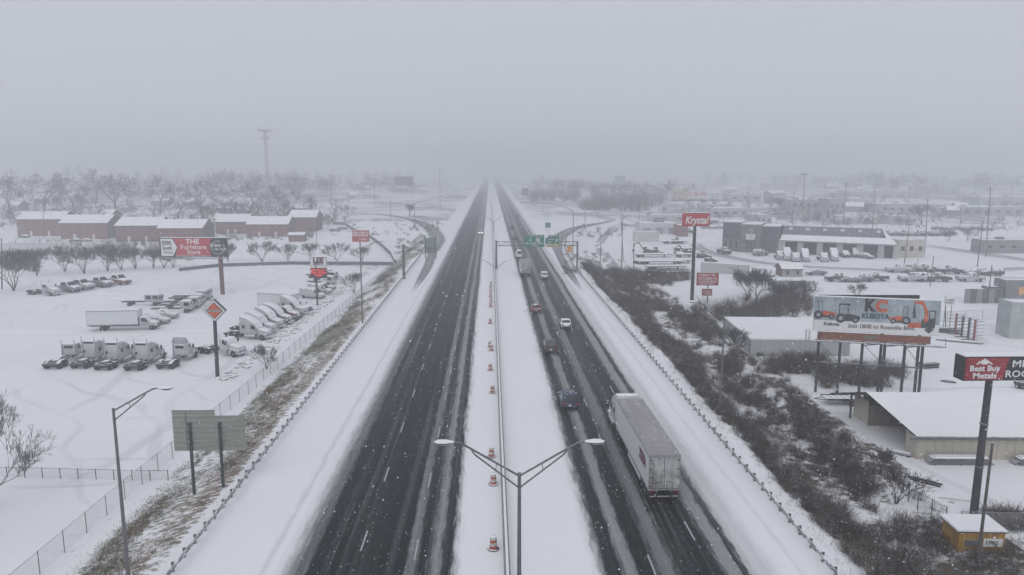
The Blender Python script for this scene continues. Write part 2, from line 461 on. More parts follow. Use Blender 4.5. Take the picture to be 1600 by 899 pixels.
def slush_mat(name, dark, cover):
    m = bpy.data.materials.new(name); nt, B, N, L = nodes_of(m)
    uv = N.new('ShaderNodeUVMap').outputs[0]
    sep = N.new('ShaderNodeSeparateXYZ'); L.new(uv, sep.inputs[0])
    cr = N.new('ShaderNodeValToRGB'); el = cr.color_ramp.elements
    st = [(0, 1), (.14, .95), (.24, cover), (.36, cover * .6), (.46, cover * 1.2), (.54, cover * 1.2), (.64, cover * .6), (.76, cover), (.86, .95), (1, 1)]
    for i, (t, v) in enumerate(st):
        e = el[i] if i < 2 else el.new(t)
        e.position = t; v = min(1, v); e.color = (v, v, v, 1)
    L.new(sep.outputs['X'], cr.inputs[0])
    n = noise_node(N, L, scaled(N, L, uv, (9, .8, 1)), 1, 5, .65)
    k = math_node(N, L, 'ADD', cr.outputs[0], math_node(N, L, 'MULTIPLY', math_node(N, L, 'SUBTRACT', n, .5), .5), True)
    k = math_node(N, L, 'ADD', k, math_node(N, L, 'SUBTRACT', 1., ramp01(N, L, sep.outputs['Y'], .3, 2.2)), True)   # fades out under deeper snow where it joins
    L.new(mixc(N, L, k, dark, (.83, .835, .855)), B.inputs['Base Color']); B.inputs['Roughness'].default_value = .6
    return m
M_RAMP = slush_mat('slushy_ramp', (.022, .024, .028), .24)
M_STREET = slush_mat('snowy_street', (.06, .062, .068), .42)
def gl(pts): return [tuple(G(*p)[:2]) for p in pts]
ramp_l = [(-17.3, 140), (-17.1, 170), (-17.3, 202), (-18.6, 235)] + gl([(683, 372), (668, 354), (640, 343), (600, 336), (560, 333.5), (500, 331)])
ribbon('entry_ramp', ramp_l, lambda p: 1.0 + 3.4 * smooth((p.y - 140) / 70) + 5.6 * smooth((p.y - 225) / 60), M_RAMP, .075, 'curved entry ramp joining the highway from the left under snow', zfix=None)
ramp_r = [(20.2, 140), (20.3, 168), (20.7, 200), (22.0, 236), (24.5, 270), (30.5, 305), (42, 340), (60, 366), (92, 386), (140, 396)]
ribbon('exit_ramp', ramp_r, lambda p: 1.0 + 3.0 * smooth((p.y - 140) / 70) + 4.6 * smooth((p.y - 225) / 60), M_RAMP, .075, 'slushy exit ramp curving away to the right below green signs')
ribbon('far_entry_ramp', gl([(783, 300), (800, 300.5), (830, 306), (870, 315), (910, 324), (950, 331), (1000, 337), (1060, 340)]), 11, M_STREET, .12, 'far snowy ramp sweeping down to the highway on the right')
ribbon('far_exit_ramp', gl([(745, 292), (720, 298), (690, 307), (650, 318), (600, 325), (520, 327)]), 11, M_STREET, .12, 'far snowy ramp leaving the highway on the left')
ribbon('cross_street', gl([(480, 330), (560, 331), (640, 327), (700, 325)]), 10, M_STREET, .1, 'snowy street passing the interchange on the left')
ribbon('frontage_road', gl([(1010, 352), (975, 356), (950, 366), (938, 380), (945, 400), (965, 425)]), 6, M_STREET, .06, 'snowed-in side lane beside the ditch')
ribbon('lot_drive', gl([(1125, 372), (1095, 378), (1090, 386), (1120, 398), (1200, 412), (1320, 420), (1480, 424), (1640, 418)]), 8, M_STREET, .06, 'rutted snowy drive passing the dealership')
ribbon('right_street', gl([(1380, 372), (1450, 384), (1530, 396), (1640, 412)]), 11, M_STREET, .06, 'snowy street behind the parked cars on the right')
# ------------------------------------------------------------------ bare winter trees and shrubs
def segs_mesh(name, P, Q, r0, r1, mats, n=3, mi=None):
    """tapered n-sided twigs from points P to Q"""
    P, Q = np.asarray(P, float), np.asarray(Q, float); r0, r1 = np.asarray(r0, float), np.asarray(r1, float)
    d = Q - P; d /= np.linalg.norm(d, axis=1, keepdims=True) + 1e-9
    ref = np.where(np.abs(d[:, 2:3]) > .9, np.array([[1., 0, 0]]), np.array([[0, 0, 1.]]))
    a = np.cross(d, ref); a /= np.linalg.norm(a, axis=1, keepdims=True); b = np.cross(d, a)
    N = len(P); V = np.zeros((N, 2 * n, 3))
    for i in range(n):
        t = 2 * math.pi * i / n; o = a * math.cos(t) + b * math.sin(t)
        V[:, i] = P + o * r0[:, None]; V[:, n + i] = Q + o * r1[:, None]
    base = (np.arange(N) * 2 * n)[:, None]
    F = np.stack([base[:, 0:1] + np.array([[i, (i + 1) % n, n + (i + 1) % n, n + i]]) for i in range(n)], 1).reshape(-1, 4)
    me = bpy.data.meshes.new(name)
    me.vertices.add(N * 2 * n); me.vertices.foreach_set('co', V.reshape(-1))
    me.loops.add(F.size); me.loops.foreach_set('vertex_index', F.reshape(-1).astype(np.int32))
    me.polygons.add(len(F)); me.polygons.foreach_set('loop_start', (np.arange(len(F)) * 4).astype(np.int32))
    for m in (mats if isinstance(mats, list) else [mats]): me.materials.append(m)
    if mi is not None: me.polygons.foreach_set('material_index', np.repeat(np.asarray(mi, np.int32), n))
    me.update(calc_edges=True); return me

def grow(rng, h, trunk_r, levels, split, spread, up=.12, lean=0.):
    """limbs of a bare tree: (start, end, r0, r1, level)"""
    out = []
    def rec(p, d, l, r, lv):
        k = 3 if lv == 0 else 2
        for i in range(k):
            d = (d + Vector((rng.gauss(0, .13), rng.gauss(0, .13), up * (lv > 0)))).normalized()
            q = p + d * (l / k); r2 = r * .86
            out.append((p.copy(), q.copy(), r, r2, lv)); p, r = q, r2
            if lv and lv < levels and rng.random() < .55: child(p, d, l * .55, r * .55, lv)
        if lv < levels:
            for _ in range(split if lv else split + 1): child(p, d, l * rng.uniform(.6, .82), r * .66, lv)
    def child(p, d, l, r, lv):
        ax = d.orthogonal().normalized(); ax.rotate(Matrix.Rotation(rng.uniform(0, 6.283), 3, d))
        nd = d.copy(); nd.rotate(Matrix.Rotation(rng.uniform(.55, 1.15) * spread, 3, ax))
        rec(p, nd, l, max(r, .012), lv + 1)
    rec(Vector((0, 0, -.2)), Vector((lean, 0, 1)).normalized(), h * .34, trunk_r, 0)
    return out
BARK = pm('bark', (.05, .044, .04), .9, var=.35, scale=4, snow=.8, amount=.35)
TWIG = pm('twigs', (.055, .047, .042), .9, var=.35, scale=.6, snow=.95, amount=.35)
TWIGD = pm('dark_twigs', (.048, .041, .038), .9, var=.4, scale=.5, snow=1.0, amount=.35)
def tree_proto(name, rng, h, r, levels, split, spread, thick, **kw):
    S = grow(rng, h, r, levels, split, spread, **kw)
    top = max(s[1].z for s in S); f = h / top
    t = [s for s in S if s[4] <= 1]; c = [s for s in S if s[4] > 1]
    arr = lambda L, k: np.array([tuple(s[k]) for s in L]) * f
    tm = segs_mesh(name + '_trunk', arr(t, 0), arr(t, 1), [max(s[2] * f, thick) for s in t], [max(s[3] * f, thick) for s in t], BARK, 5)
    cm = segs_mesh(name + '_crown', arr(c, 0), arr(c, 1), [max(s[2] * f, thick) for s in c], [max(s[3] * f, thick * .7) for s in c], TWIG, 3)
    return tm, cm, S
rng = random.Random(5)
OAKS = [tree_proto('oak', random.Random(20 + i), 15, .42, 6, 2, 1.0, .042) for i in range(4)]
SHRUBS = []
def shrub_proto(rng, h, stems, thick, levels=4):
    S = []
    for k in range(stems):
        a = 6.283 * k / stems + rng.uniform(-.4, .4); t = rng.uniform(.25, .6)
        sub = grow(rng, h, .07, levels, 2, .62, up=.2)
        M = Matrix.Rotation(a, 3, 'Z') @ Matrix.Rotation(t * .75, 3, 'Y')
        S += [(M @ p, M @ q, r0, r1, lv) for p, q, r0, r1, lv in sub]
    top = max(s[1].z for s in S); f = h / top
    t = [s for s in S if s[4] == 0]; c = [s for s in S if s[4] > 0]
    arr = lambda L, k: np.array([tuple(s[k]) for s in L]) * f
    return (segs_mesh('stem', arr(t, 0), arr(t, 1), [max(s[2] * f, thick) for s in t], [max(s[3] * f, thick) for s in t], BARK, 4),
            segs_mesh('shrub_crown', arr(c, 0), arr(c, 1), [max(s[2] * f, thick) for s in c], [max(s[3] * f, thick * .7) for s in c], TWIG, 3))
SHRUBS = [shrub_proto(random.Random(60 + i), 6.0, 6, .02, 5) for i in range(3)]
def tree(kind, px, py, top, label, group=None, name='bare_tree', pool=None, rz=None, wide=1.0, base=15.):
    """a tree whose foot and top the photograph shows at (px,py) and row top"""
    p = G(px, py); zt = onY(px, top, p.y).z; s = (zt - p.z) / base
    tm, cm = (pool or OAKS)[kind][:2]
    o = empty(name, p, rng.uniform(0, 6.28) if rz is None else rz)
    o.scale = (s * wide, s * wide, s)
    link('trunk', tm, o); link('crown', cm, o)
    return tag(o, label, 'tree' if name.endswith('tree') else 'shrub', group)
# trees behind the brick apartments
T1 = [(0, 22, 343, 262, .95, 'bare tree at the left frame edge behind the brick apartments'), (1, 70, 338, 268, 1., 'bare tree rising behind the first apartment roof'),
      (2, 116, 334, 266, 1., 'large bare tree behind the gap in the first apartment pair'), (3, 180, 340, 270, 1.1, 'spreading bare tree between the two apartment pairs'),
      (0, 205, 330, 276, 1., 'smaller bare tree right of the spreading one behind the apartments'), (1, 250, 335, 272, .9, 'slim bare tree behind the third apartment roof'),
      (2, 278, 341, 282, 1., 'bare tree over the fourth apartment roof'), (3, 318, 345, 278, 1., 'bare tree beside the fourth apartment gable'),
      (1, 150, 318, 262, 1., 'hazy bare tree in the second row behind the apartments'), (2, 56, 316, 262, 1., 'hazy bare tree far behind the first apartment roof'),
      (0, 355, 338, 288, 1.3, 'broad dark tree left of the tower foot'), (3, 388, 336, 284, 1.3, 'dark bare tree in front of the lattice tower'),
      (1, 420, 335, 287, 1.3, 'dark bare tree right of the lattice tower foot'), (2, 455, 338, 290, 1.3, 'dark bare tree behind the small brick house'), (0, 488, 338, 302, 1.2, 'low dark tree at the bend of the ramp street')]
for k, px, py, top, w, lb in T1: tree(k, px, py, top, lb, 'trees around the brick apartments', wide=w)
# shrub row along the far edge of the truck lot
T2 = [(8, 420, 390), (22, 455, 386), (58, 432, 388), (102, 425, 382), (132, 428, 384), (168, 424, 380), (190, 422, 388), (212, 421, 384), (240, 420, 388), (256, 419, 386), (271, 418, 388),
      (356, 409, 378), (410, 410, 376), (450, 409, 380), (487, 409, 378), (527, 409, 379), (566, 411, 384)]
for i, (px, py, top) in enumerate(T2):
    lb = ('%s bare shrub from the left in the row edging the truck lot' % ORD[i]) if i < 11 else ('%s bare vase-shaped shrub right of the long pole billboard along the lot wall' % ORD[i - 11])
    tree(i % 3, px, py, top, lb, 'bare shrubs along the truck lot edge', 'bare_shrub', SHRUBS, wide=1.25, base=6.)
tree(0, 417, 577, 538, 'small bare sapling beside the rock strip near the lot fence', name='bare_tree', pool=SHRUBS, base=6., wide=1.1)
tree(1, 553, 459, 424, 'thin bare sapling by the fence below the red dealer sign', name='bare_tree', pool=SHRUBS, base=6.)
_tw = TWIG; TWIG = pm('frosted_twigs', (.14, .13, .125), .9, var=.3, scale=.8, snow=.35, amount=.55)
SHRUB_BIG = [shrub_proto(random.Random(91), 6.0, 7, .0065, 6)]; TWIG = _tw
o = tree(0, -22, 800, 600, 'large frosted bare tree cut off by the left frame edge', pool=SHRUB_BIG, base=6., wide=.8)
# right side bushes one can tell apart
T3 = [(0, 1168, 470, 416, 'bare bushy tree right of the small red yard sign'), (1, 1182, 470, 422, 'bare bush left of the grey container with snowy lid'), (2, 1212, 485, 440, 'bare bush right behind the hedge mass by the containers'),
      (0, 1250, 478, 436, 'slim bare sapling beside the blue container'), (1, 1340, 468, 442, 'dome-shaped bare bush behind the long billboard'), (2, 1375, 745, 700, 'tangled bare bush at the corner of the ditch near the tan shed'),
      (0, 1300, 700, 668, 'bare bush sprouting at the edge of the ditch in front of the tan shed'), (1, 1400, 790, 728, 'dark bare bush overgrowing the ditch fence'), (1, 1146, 556, 512, 'bare bush beside the right street lamp on the ditch bank'),
      (2, 1440, 352, 318, 'hazy bare tree by the cream building'), (0, 1483, 377, 358, 'round dark shrub in the hazy lot right of the tall wooden pole'), (1, 1512, 377, 358, 'second round dark shrub in the hazy lot'), (2, 1216, 330, 308, 'small hazy evergreen-like tree left of the far lamp'), (2, 640, 338, 318, 'small dark conifer-like tree between the left ramps')]
for k, px, py, top, lb in T3: tree(k, px, py, top, lb, name='bare_shrub', pool=SHRUBS, base=6., wide=1.2)

# ------------------------------------------------------------------ the ditch thicket: nobody could count its stems
def thicket(name, label, spots, mats, per, hmin, hmax, seed, thick=.011):
    rs = np.random.RandomState(seed); P, Q, A, B, MI = [], [], [], [], []
    for (x, y, z, s) in spots:
        n = int(per * s); mk = rs.choice(len(mats), p=[.5, .35, .15][:len(mats)] if len(mats) == 3 else None)
        b = np.array([x, y, z]) + rs.normal(0, .33 * s, (n, 3)) * [1, 1, .05]
        d = rs.normal(0, .55, (n, 3)); d[:, 2] = np.abs(rs.normal(.85, .35, n)) + .15
        d /= np.linalg.norm(d, axis=1, keepdims=True)
        l = rs.uniform(hmin, hmax, n)[:, None] * s * .6
        m1 = b + d * l; d2 = d + rs.normal(0, .45, (n, 3)); d2[:, 2] -= .1; d2 /= np.linalg.norm(d2, axis=1, keepdims=True); e = m1 + d2 * l * .75
        s1 = m1 + (d + rs.normal(0, .7, (n, 3))) * l * .55
        for a, c, r, t in ((b, m1, thick * 1.5, thick), (m1, e, thick, thick * .5), (m1, s1, thick * .9, thick * .5)):
            P.append(a); Q.append(c); A.append(np.full(n, r)); B.append(np.full(n, t)); MI.append(np.full(n, mk))
    me = segs_mesh(name, np.concatenate(P), np.concatenate(Q), np.concatenate(A), np.concatenate(B), mats, 3, np.concatenate(MI))
    return tag(link(name, me), label, kind='stuff')
TH1 = pm('thicket_brown', (.066, .040, .027), .95, var=.5, scale=.25, snow=.72, amount=.45)
TH2 = pm('thicket_grey', (.075, .064, .052), .95, var=.4, scale=.25, snow=.66, amount=.48)
TH3 = pm('thicket_green', (.045, .048, .030), .95, var=.4, scale=.25, snow=.75, amount=.4)
def thicket_spots():
    rs = random.Random(3); out = []
    for _ in range(3100):
        y = 36 + (rs.random() ** 1.45) * 176
        w = 13.5 if y < 75 else 13.5 + 4 * smooth((y - 75) / 40)
        if y > 150: w = 17 - 7 * smooth((y - 150) / 60)
        u = rs.random(); s = 2.4 + u * w
        x = re_(y) + s
        # a snowy gap runs along the ditch bottom
        mid = 9.3 + 1.6 * math.sin(y * .06) + 1.2 * math.sin(y * .17 + 1)
        gap = abs(s - mid) < (2.0 + .9 * math.sin(y * .11)) or math.sin(x * 1.1 + y * .31) * math.sin(y * .23 - x * .6) > .86
        if gap and rs.random() < .86: continue
        if y < 64 and s > 9.5 and rs.random() < .78: continue
        if s > mid and rs.random() < .1: continue
        if s > 13 and rs.random() < .35 + .35 * math.sin(y * .13): continue
        out.append((x, y, hf(x, y), rs.uniform(.55, 1.25) * (.75 if s < 4 or s > mid + 5 else 1)))
    return out
thicket('ditch_thicket', 'dark leafless thicket along the snowy ditch beside the right guardrail', thicket_spots(), [TH1, TH2, TH3], 66, .7, 1.75, 4)
def patch(name, label, quads, n, per, hmin, hmax, seed, mats=None, thick=.02):
    rs = random.Random(seed); out = []
    for _ in range(n):
        a, b, c, d = rs.choice(quads)
        px, py = rs.uniform(a, c), rs.uniform(b, d); p = G(px, py); out.append((p.x, p.y, p.z, rs.uniform(.6, 1.3)))
    return thicket(name, label, out, mats or [TH1, TH2, TH3], per, hmin, hmax, seed, thick)
patch('yard_hedge', 'dark scrub between the yard signs and the white shed', [(1080, 482, 1280, 500), (1165, 470, 1270, 488), (1115, 487, 1215, 503), (1215, 455, 1262, 480)], 170, 38, 1.4, 2.6, 8)
patch('yard_scrub', 'scrub along the front of the equipment yard', [(992, 428, 1075, 440), (960, 425, 1000, 448), (1010, 434, 1052, 448)], 150, 40, 1.2, 2.4, 9)
patch('billboard_scrub', 'scrub growing around the legs of the long billboard', [(1275, 572, 1410, 606), (1200, 563, 1290, 585)], 170, 42, .9, 1.9, 10, None, .013)
patch('corner_scrub', 'dry weeds around the small yellow building', [(1440, 850, 1600, 898), (1395, 820, 1480, 880), (1540, 800, 1600, 830)], 150, 34, .5, 1.2, 12, None, .008)
patch('interchange_scrub', 'dull brushwood on the islands between the far ramps', [(925, 300, 1035, 322), (830, 300, 905, 316), (905, 318, 1020, 330)], 520, 14, 4, 8, 13, [TH2], .045)
patch('island_weeds', 'low dead weeds on the ramp islands', [(640, 345, 690, 362), (520, 345, 640, 372), (620, 375, 660, 398), (880, 395, 935, 430), (900, 352, 980, 372)], 230, 20, .5, 1.1, 14, [TH2, TH1], .02)

# ------------------------------------------------------------------ far woods that melt into the snowfall
def far_wood(name, label, spots, seed, h=16, thick=.085):
    rs = np.random.RandomState(seed); P, Q, A, B = [], [], [], []
    S = [s for s in OAKS[seed % 4][2] if s[4] <= 4]
    S = S[::2] + [s for s in S if s[4] < 3]
    top = max(s[1].z for s in S); p0 = np.array([tuple(s[0]) for s in S]) / top; q0 = np.array([tuple(s[1]) for s in S]) / top
    for x, y, z, s in spots:
        a = rs.uniform(0, 6.28); c, si = math.cos(a), math.sin(a); M = np.array([[c, -si, 0], [si, c, 0], [0, 0, 1]]).T * (h * s)
        P.append(p0 @ M + [x, y, z]); Q.append(q0 @ M + [x, y, z]); A.append(np.full(len(S), thick)); B.append(np.full(len(S), thick * .55))
    me = segs_mesh(name, np.concatenate(P), np.concatenate(Q), np.concatenate(A), np.concatenate(B), TWIGD, 3)
    return tag(link(name, me), label, kind='stuff')
def wood_spots(n, boxes, seed, smin=.7, smax=1.3):
    rs = random.Random(seed); out = []
    for _ in range(n):
        x0, y0, x1, y1 = rs.choice(boxes); x, y = rs.uniform(x0, x1), rs.uniform(y0, y1)
        out.append((x, y, hf(x, y) - .3, rs.uniform(smin, smax)))
    return out
far_wood('near_left_wood', 'tangled grey woods right behind the brick apartments', wood_spots(300, [(-330, 350, -235, 480), (-260, 350, -110, 450), (-420, 380, -300, 560), (-150, 345, -75, 430)], 6, .25, .8), 3, 16, .12)
far_wood('left_far_wood', 'far bare woods fading into the snowfall on the left', wood_spots(150, [(-330, 470, -180, 640), (-430, 560, -200, 760), (-250, 600, -130, 720)], 1), 1)
far_wood('ridge_wood', 'far tree clump on the rise left of the highway', wood_spots(80, [(-185, 640, -105, 720), (-200, 560, -150, 640), (-120, 700, -70, 800)], 2, .9, 1.5), 2)
far_wood('right_far_wood', 'far bare woods right of the highway fading into grey', wood_spots(110, [(45, 640, 100, 860), (70, 560, 175, 700)], 3, .7, 1.1), 3)
far_wood('right_edge_wood', 'faint far tree line on the right horizon', wood_spots(110, [(330, 560, 520, 760), (250, 760, 480, 900)], 4, .9, 1.4), 0, 18)
patch('apartment_scrub', 'dark undergrowth between the apartments and the shrub row', [(20, 378, 330, 400), (120, 384, 300, 408), (330, 352, 500, 376), (0, 395, 60, 425)], 420, 14, 1.2, 3.0, 15, [TH2, TH1], .03)
far_wood('far_lot_trees', 'scattered hazy bare trees among the far shops on the right', wood_spots(170, [(120, 330, 210, 420), (150, 380, 420, 560), (200, 300, 330, 400), (90, 420, 260, 560)], 7, .22, .6), 1, 15)
# dry grass standing in the snow of the left bank
GR1 = pm('dry_grass', (.26, .20, .13), .95, var=.35, scale=.4); GR2 = pm('brown_grass', (.14, .10, .065), .95, var=.35, scale=.4); GR3 = pm('green_grass', (.075, .095, .045), .95, var=.35, scale=.4)
def bank_spots(n, seed, a, b):
    rs = random.Random(seed); out = []
    while len(out) < n:
        y = 42 + (rs.random() ** 1.6) * 170; s = rs.uniform(a, b)
        if math.sin(y * .35 + s) + math.sin(y * .13 - s * .8) + rs.uniform(-1, 1) < -.2: continue
        x = le(y) - s; out.append((x, y, hf(x, y) - .02, rs.uniform(.6, 1.3)))
    return out
thicket('bank_grass', 'tufts of dry brown grass poking through snow on the left bank', bank_spots(1500, 5, 1.4, 7.2), [GR1, GR2], 22, .12, .34, 31, .008)
thicket('green_bank_grass', 'greener grass tufts low on the left bank', bank_spots(700, 6, 4.6, 8.2), [GR3, GR2], 22, .1, .3, 32, .008)
thicket('right_verge_weeds', 'dead stalks along the snowy verge behind the right guardrail', [(re_(y) + random.Random(int(y * 10)).uniform(.6, 2.4), y, -.25, .8) for y in np.arange(42, 190, .8)], [GR2, TH1], 9, .2, .6, 33, .008)
# ------------------------------------------------------------------ vehicles (local frame: +x forward, origin on the ground)
M_TYRE = pm('tyre_rubber', (.018, .018, .019), .85, snow=.7, amount=.35)
M_RIM = pm('steel_rim', (.45, .46, .48), .4, .6)
M_GLASS = pm('dark_glass', (.02, .024, .028), .12, 0, var=.1)
M_GLASSS = pm('snowy_glass', (.03, .035, .04), .2, 0, snow=.25, amount=.55)
M_BLACK = pm('black_trim', (.02, .02, .021), .6, snow=.75, amount=.45)
M_FRAME = pm('chassis_steel', (.022, .022, .024), .7, snow=.7, amount=.46)
M_CHROME = pm('chrome', (.6, .6, .62), .25, .9)
M_LAMPW = pm('clear_lamp', (.75, .75, .72), .2)
M_LAMPON = pm('lit_headlamp', (.9, .88, .8), .3, emit=((1, .93, .8), 6))
M_LAMPR = pm('red_lamp', (.30, .02, .02), .3)
M_LAMPRON = pm('lit_tail_lamp', (.22, .02, .02), .3, emit=((1, .08, .05), .02))
def paint(name, col, snow=.55, amount=.55, rough=.35, dirt=.15): return pm(name, col, rough, var=.06, scale=1.2, snow=snow, amount=amount, dirt=dirt)
P_WHITE = paint('white_truck_paint', (.50, .51, .53), snow=.62)
P_SILV = paint('silver_truck_paint', (.38, .40, .42))
P_GREY = paint('grey_truck_paint', (.20, .21, .23))
P_MAROON = paint('maroon_truck_paint', (.13, .035, .04))
P_DGREEN = paint('dark_paint', (.05, .06, .065))
P_BLUE = paint('blue_car_paint', (.012, .03, .075), snow=.93, amount=.4)
P_RED = paint('red_car_paint', (.20, .03, .035), snow=.85, amount=.45)
P_DARK = paint('charcoal_car_paint', (.028, .03, .034), snow=.97, amount=.35)
P_WCAR = paint('white_car_paint', (.66, .67, .68), snow=.6, amount=.5)
P_LOTW = paint('snowy_white_paint', (.40, .41, .43), snow=.52, amount=.55)
P_LOTG = paint('snowy_grey_paint', (.17, .18, .20), snow=.5, amount=.55)
P_LOTD = paint('snowy_dark_paint', (.05, .055, .06), snow=.5, amount=.55)
P_LOTR = paint('snowy_red_paint', (.22, .04, .04), snow=.3, amount=.6)
P_LOTB = paint('snowy_blue_paint', (.05, .08, .15), snow=.3, amount=.6)
_wheels = {}
def wheel(parent, x, y, r=.34, w=.24, rim=M_RIM):
    key = (round(r, 2), round(w, 2))
    if key not in _wheels:
        t, q = MB(), MB(); n = 14
        t.lathe([(r * .62, -w / 2), (r * .94, -w / 2), (r, -w * .32), (r, w * .32), (r * .94, w / 2), (r * .62, w / 2)], n)
        q.lathe([(r * .64, -w * .46), (r * .64, w * .46)], 10); q.lathe([(r * .22, -w * .56), (r * .22, w * .56)], 8)
        Mx = Matrix.Rotation(math.pi / 2, 4, 'X')
        mt, mq = t.mesh('tyre', M_TYRE, smooth_angle=40), q.mesh('rim', rim); mt.transform(Mx); mq.transform(Mx)
        _wheels[key] = (mt, mq)
    mt, mq = _wheels[key]
    o = link('wheel', mt, parent, (x, y, r)); link('rim', mq, o); return o
def side_glass(mb, poly, hw, out=.012, m=0):
    for s in (-1, 1):
        pts = [(x, s * (hw(x, z) + out), z) for x, z in poly]
        if s > 0: pts = pts[::-1]
        mb.add(pts, [tuple(range(len(pts)))], m)
def cross_glass(mb, a, b, hw, inset=.1, off=(.01, .01), m=0):
    """a pane across the body between profile points a (low) and b (high), facing the side off points to"""
    f = lambda p, s: (p[0] + off[0], s * (hw(*p) - inset), p[1] + off[1])
    mb.add([f(a, -1), f(a, 1), f(b, 1), f(b, -1)], [(0, 1, 2, 3) if off[0] > 0 else (3, 2, 1, 0)], m)
CARS = {  # length, half width, belt height, lower profile, cabin profile (rear foot, rear top, front top, front foot)
 'sedan': (4.7, .9, .92, [(-2.35, .32), (2.3, .3), (2.36, .6), (2.2, .74), (1.15, .94), (-1.55, .98), (-2.25, .93), (-2.38, .62)], [(-1.62, .95), (-.95, 1.44), (.25, 1.45), (1.2, .93)]),
 'suv': (4.8, .95, 1.05, [(-2.4, .4), (2.35, .38), (2.42, .75), (2.28, .98), (1.2, 1.1), (-2.3, 1.1), (-2.42, .7)], [(-2.3, 1.08), (-2.05, 1.72), (.35, 1.74), (1.2, 1.08)]),
 'van': (5.8, 1.0, 1.2, [(-2.9, .4), (2.85, .38), (2.92, .8), (2.75, 1.05), (2.1, 1.3), (-2.85, 1.3), (-2.92, .7)], [(-2.86, 1.28), (-2.8, 2.4), (1.0, 2.42), (2.1, 1.28)]),
 'pickup': (5.8, 1.0, 1.1, [(-2.9, .5), (2.85, .48), (2.92, .85), (2.8, 1.1), (1.5, 1.2), (-2.88, 1.18), (-2.92, .7)], [(-.75, 1.16), (-.55, 1.86), (.75, 1.88), (1.5, 1.16)]),
}
def car(name, kind, body, label, glass=M_GLASS, lit=False, cat='car', group=None):
    L, W, belt, lo, cab = CARS[kind]
    o = tag(empty(name), label, cat, group)
    hw = lambda x, z: W * (1 - .10 * max(0, abs(x) / (L / 2) - .75) * 2.2) - .34 * max(0, z - belt)
    b = MB().shell(lo, hw); b.build('body', body, o, bevel=.07, smooth_angle=50)
    c = MB().shell(cab, hw); c.build('cabin', body, o, bevel=.06, smooth_angle=50)
    (ax, az), (bx, bz), (cx, cz), (dx, dz) = cab; e = .06
    if kind == 'van':
        win = [[(1.0, 1.42), (1.75, 1.42), (1.0 + .1, 2.2), (1.0, 2.2)]]
    else:
        win = [[(ax + .28, az + .1), (dx - .3, dz + .1), (cx - .02, cz - .1), (bx + .08, bz - .1)]]
    for s in (0, 1):
        g = MB()
        for poly in win:
            pts = [(x, (1 if s else -1) * (hw(x, z) + .014), z) for x, z in poly]
            g.add(pts if not s else pts[::-1], [tuple(range(len(pts)))])
        g.build('side_window', glass, o)
    k = lambda p, q, t: (p[0] + (q[0] - p[0]) * t, p[1] + (q[1] - p[1]) * t)
    g = MB(); cross_glass(g, k((dx, dz), (cx, cz), .1), k((dx, dz), (cx, cz), .9), hw, .12, (.025, .02)); g.build('windshield', glass, o)
    g = MB(); cross_glass(g, k((ax, az), (bx, bz), .2), k((ax, az), (bx, bz), .88), hw, .14, (-.025, .012)); g.build('rear_window', glass, o)
    if kind == 'pickup':
        MB().box((-1.85, 0, 1.13), (1.9, 1.5, .14)).build('load_bed', M_BLACK if 'charcoal' in body.name else body, o)
    for s in (-1, 1):
        MB().box((L / 2 - .06, s * (W - .3), lo[2][1] + .02), (.14, .38, .15)).build('headlight', M_LAMPON if lit == 'front' else M_LAMPW, o)
        MB().box((-L / 2 - .0, s * (W - .24), lo[-1][1] + .22), (.1, .26, .24)).build('tail_light', M_LAMPRON if lit == 'rear' else M_LAMPR, o)
        MB().box((dx - .35, s * (W + .08), dz + .08), (.14, .22, .14)).build('mirror', M_BLACK, o)
    MB().box((L / 2 - .02, 0, .46), (.16, 2 * W - .3, .22)).build('bumper', M_BLACK, o, bevel=.03)
    MB().box((-L / 2 + .02, 0, .5), (.16, 2 * W - .25, .24)).build('bumper', M_BLACK, o, bevel=.03)
    if kind in ('suv', 'sedan'): MB().box((-L / 2 - .035, 0, .74), (.02, .32, .16)).build('number_plate', M_LAMPW, o)
    r = .33 if kind == 'sedan' else .38
    for x in (L * .30, -L * .29):
        for s in (-1, 1): wheel(o, x, s * (W - .10), r, .24)
    return o

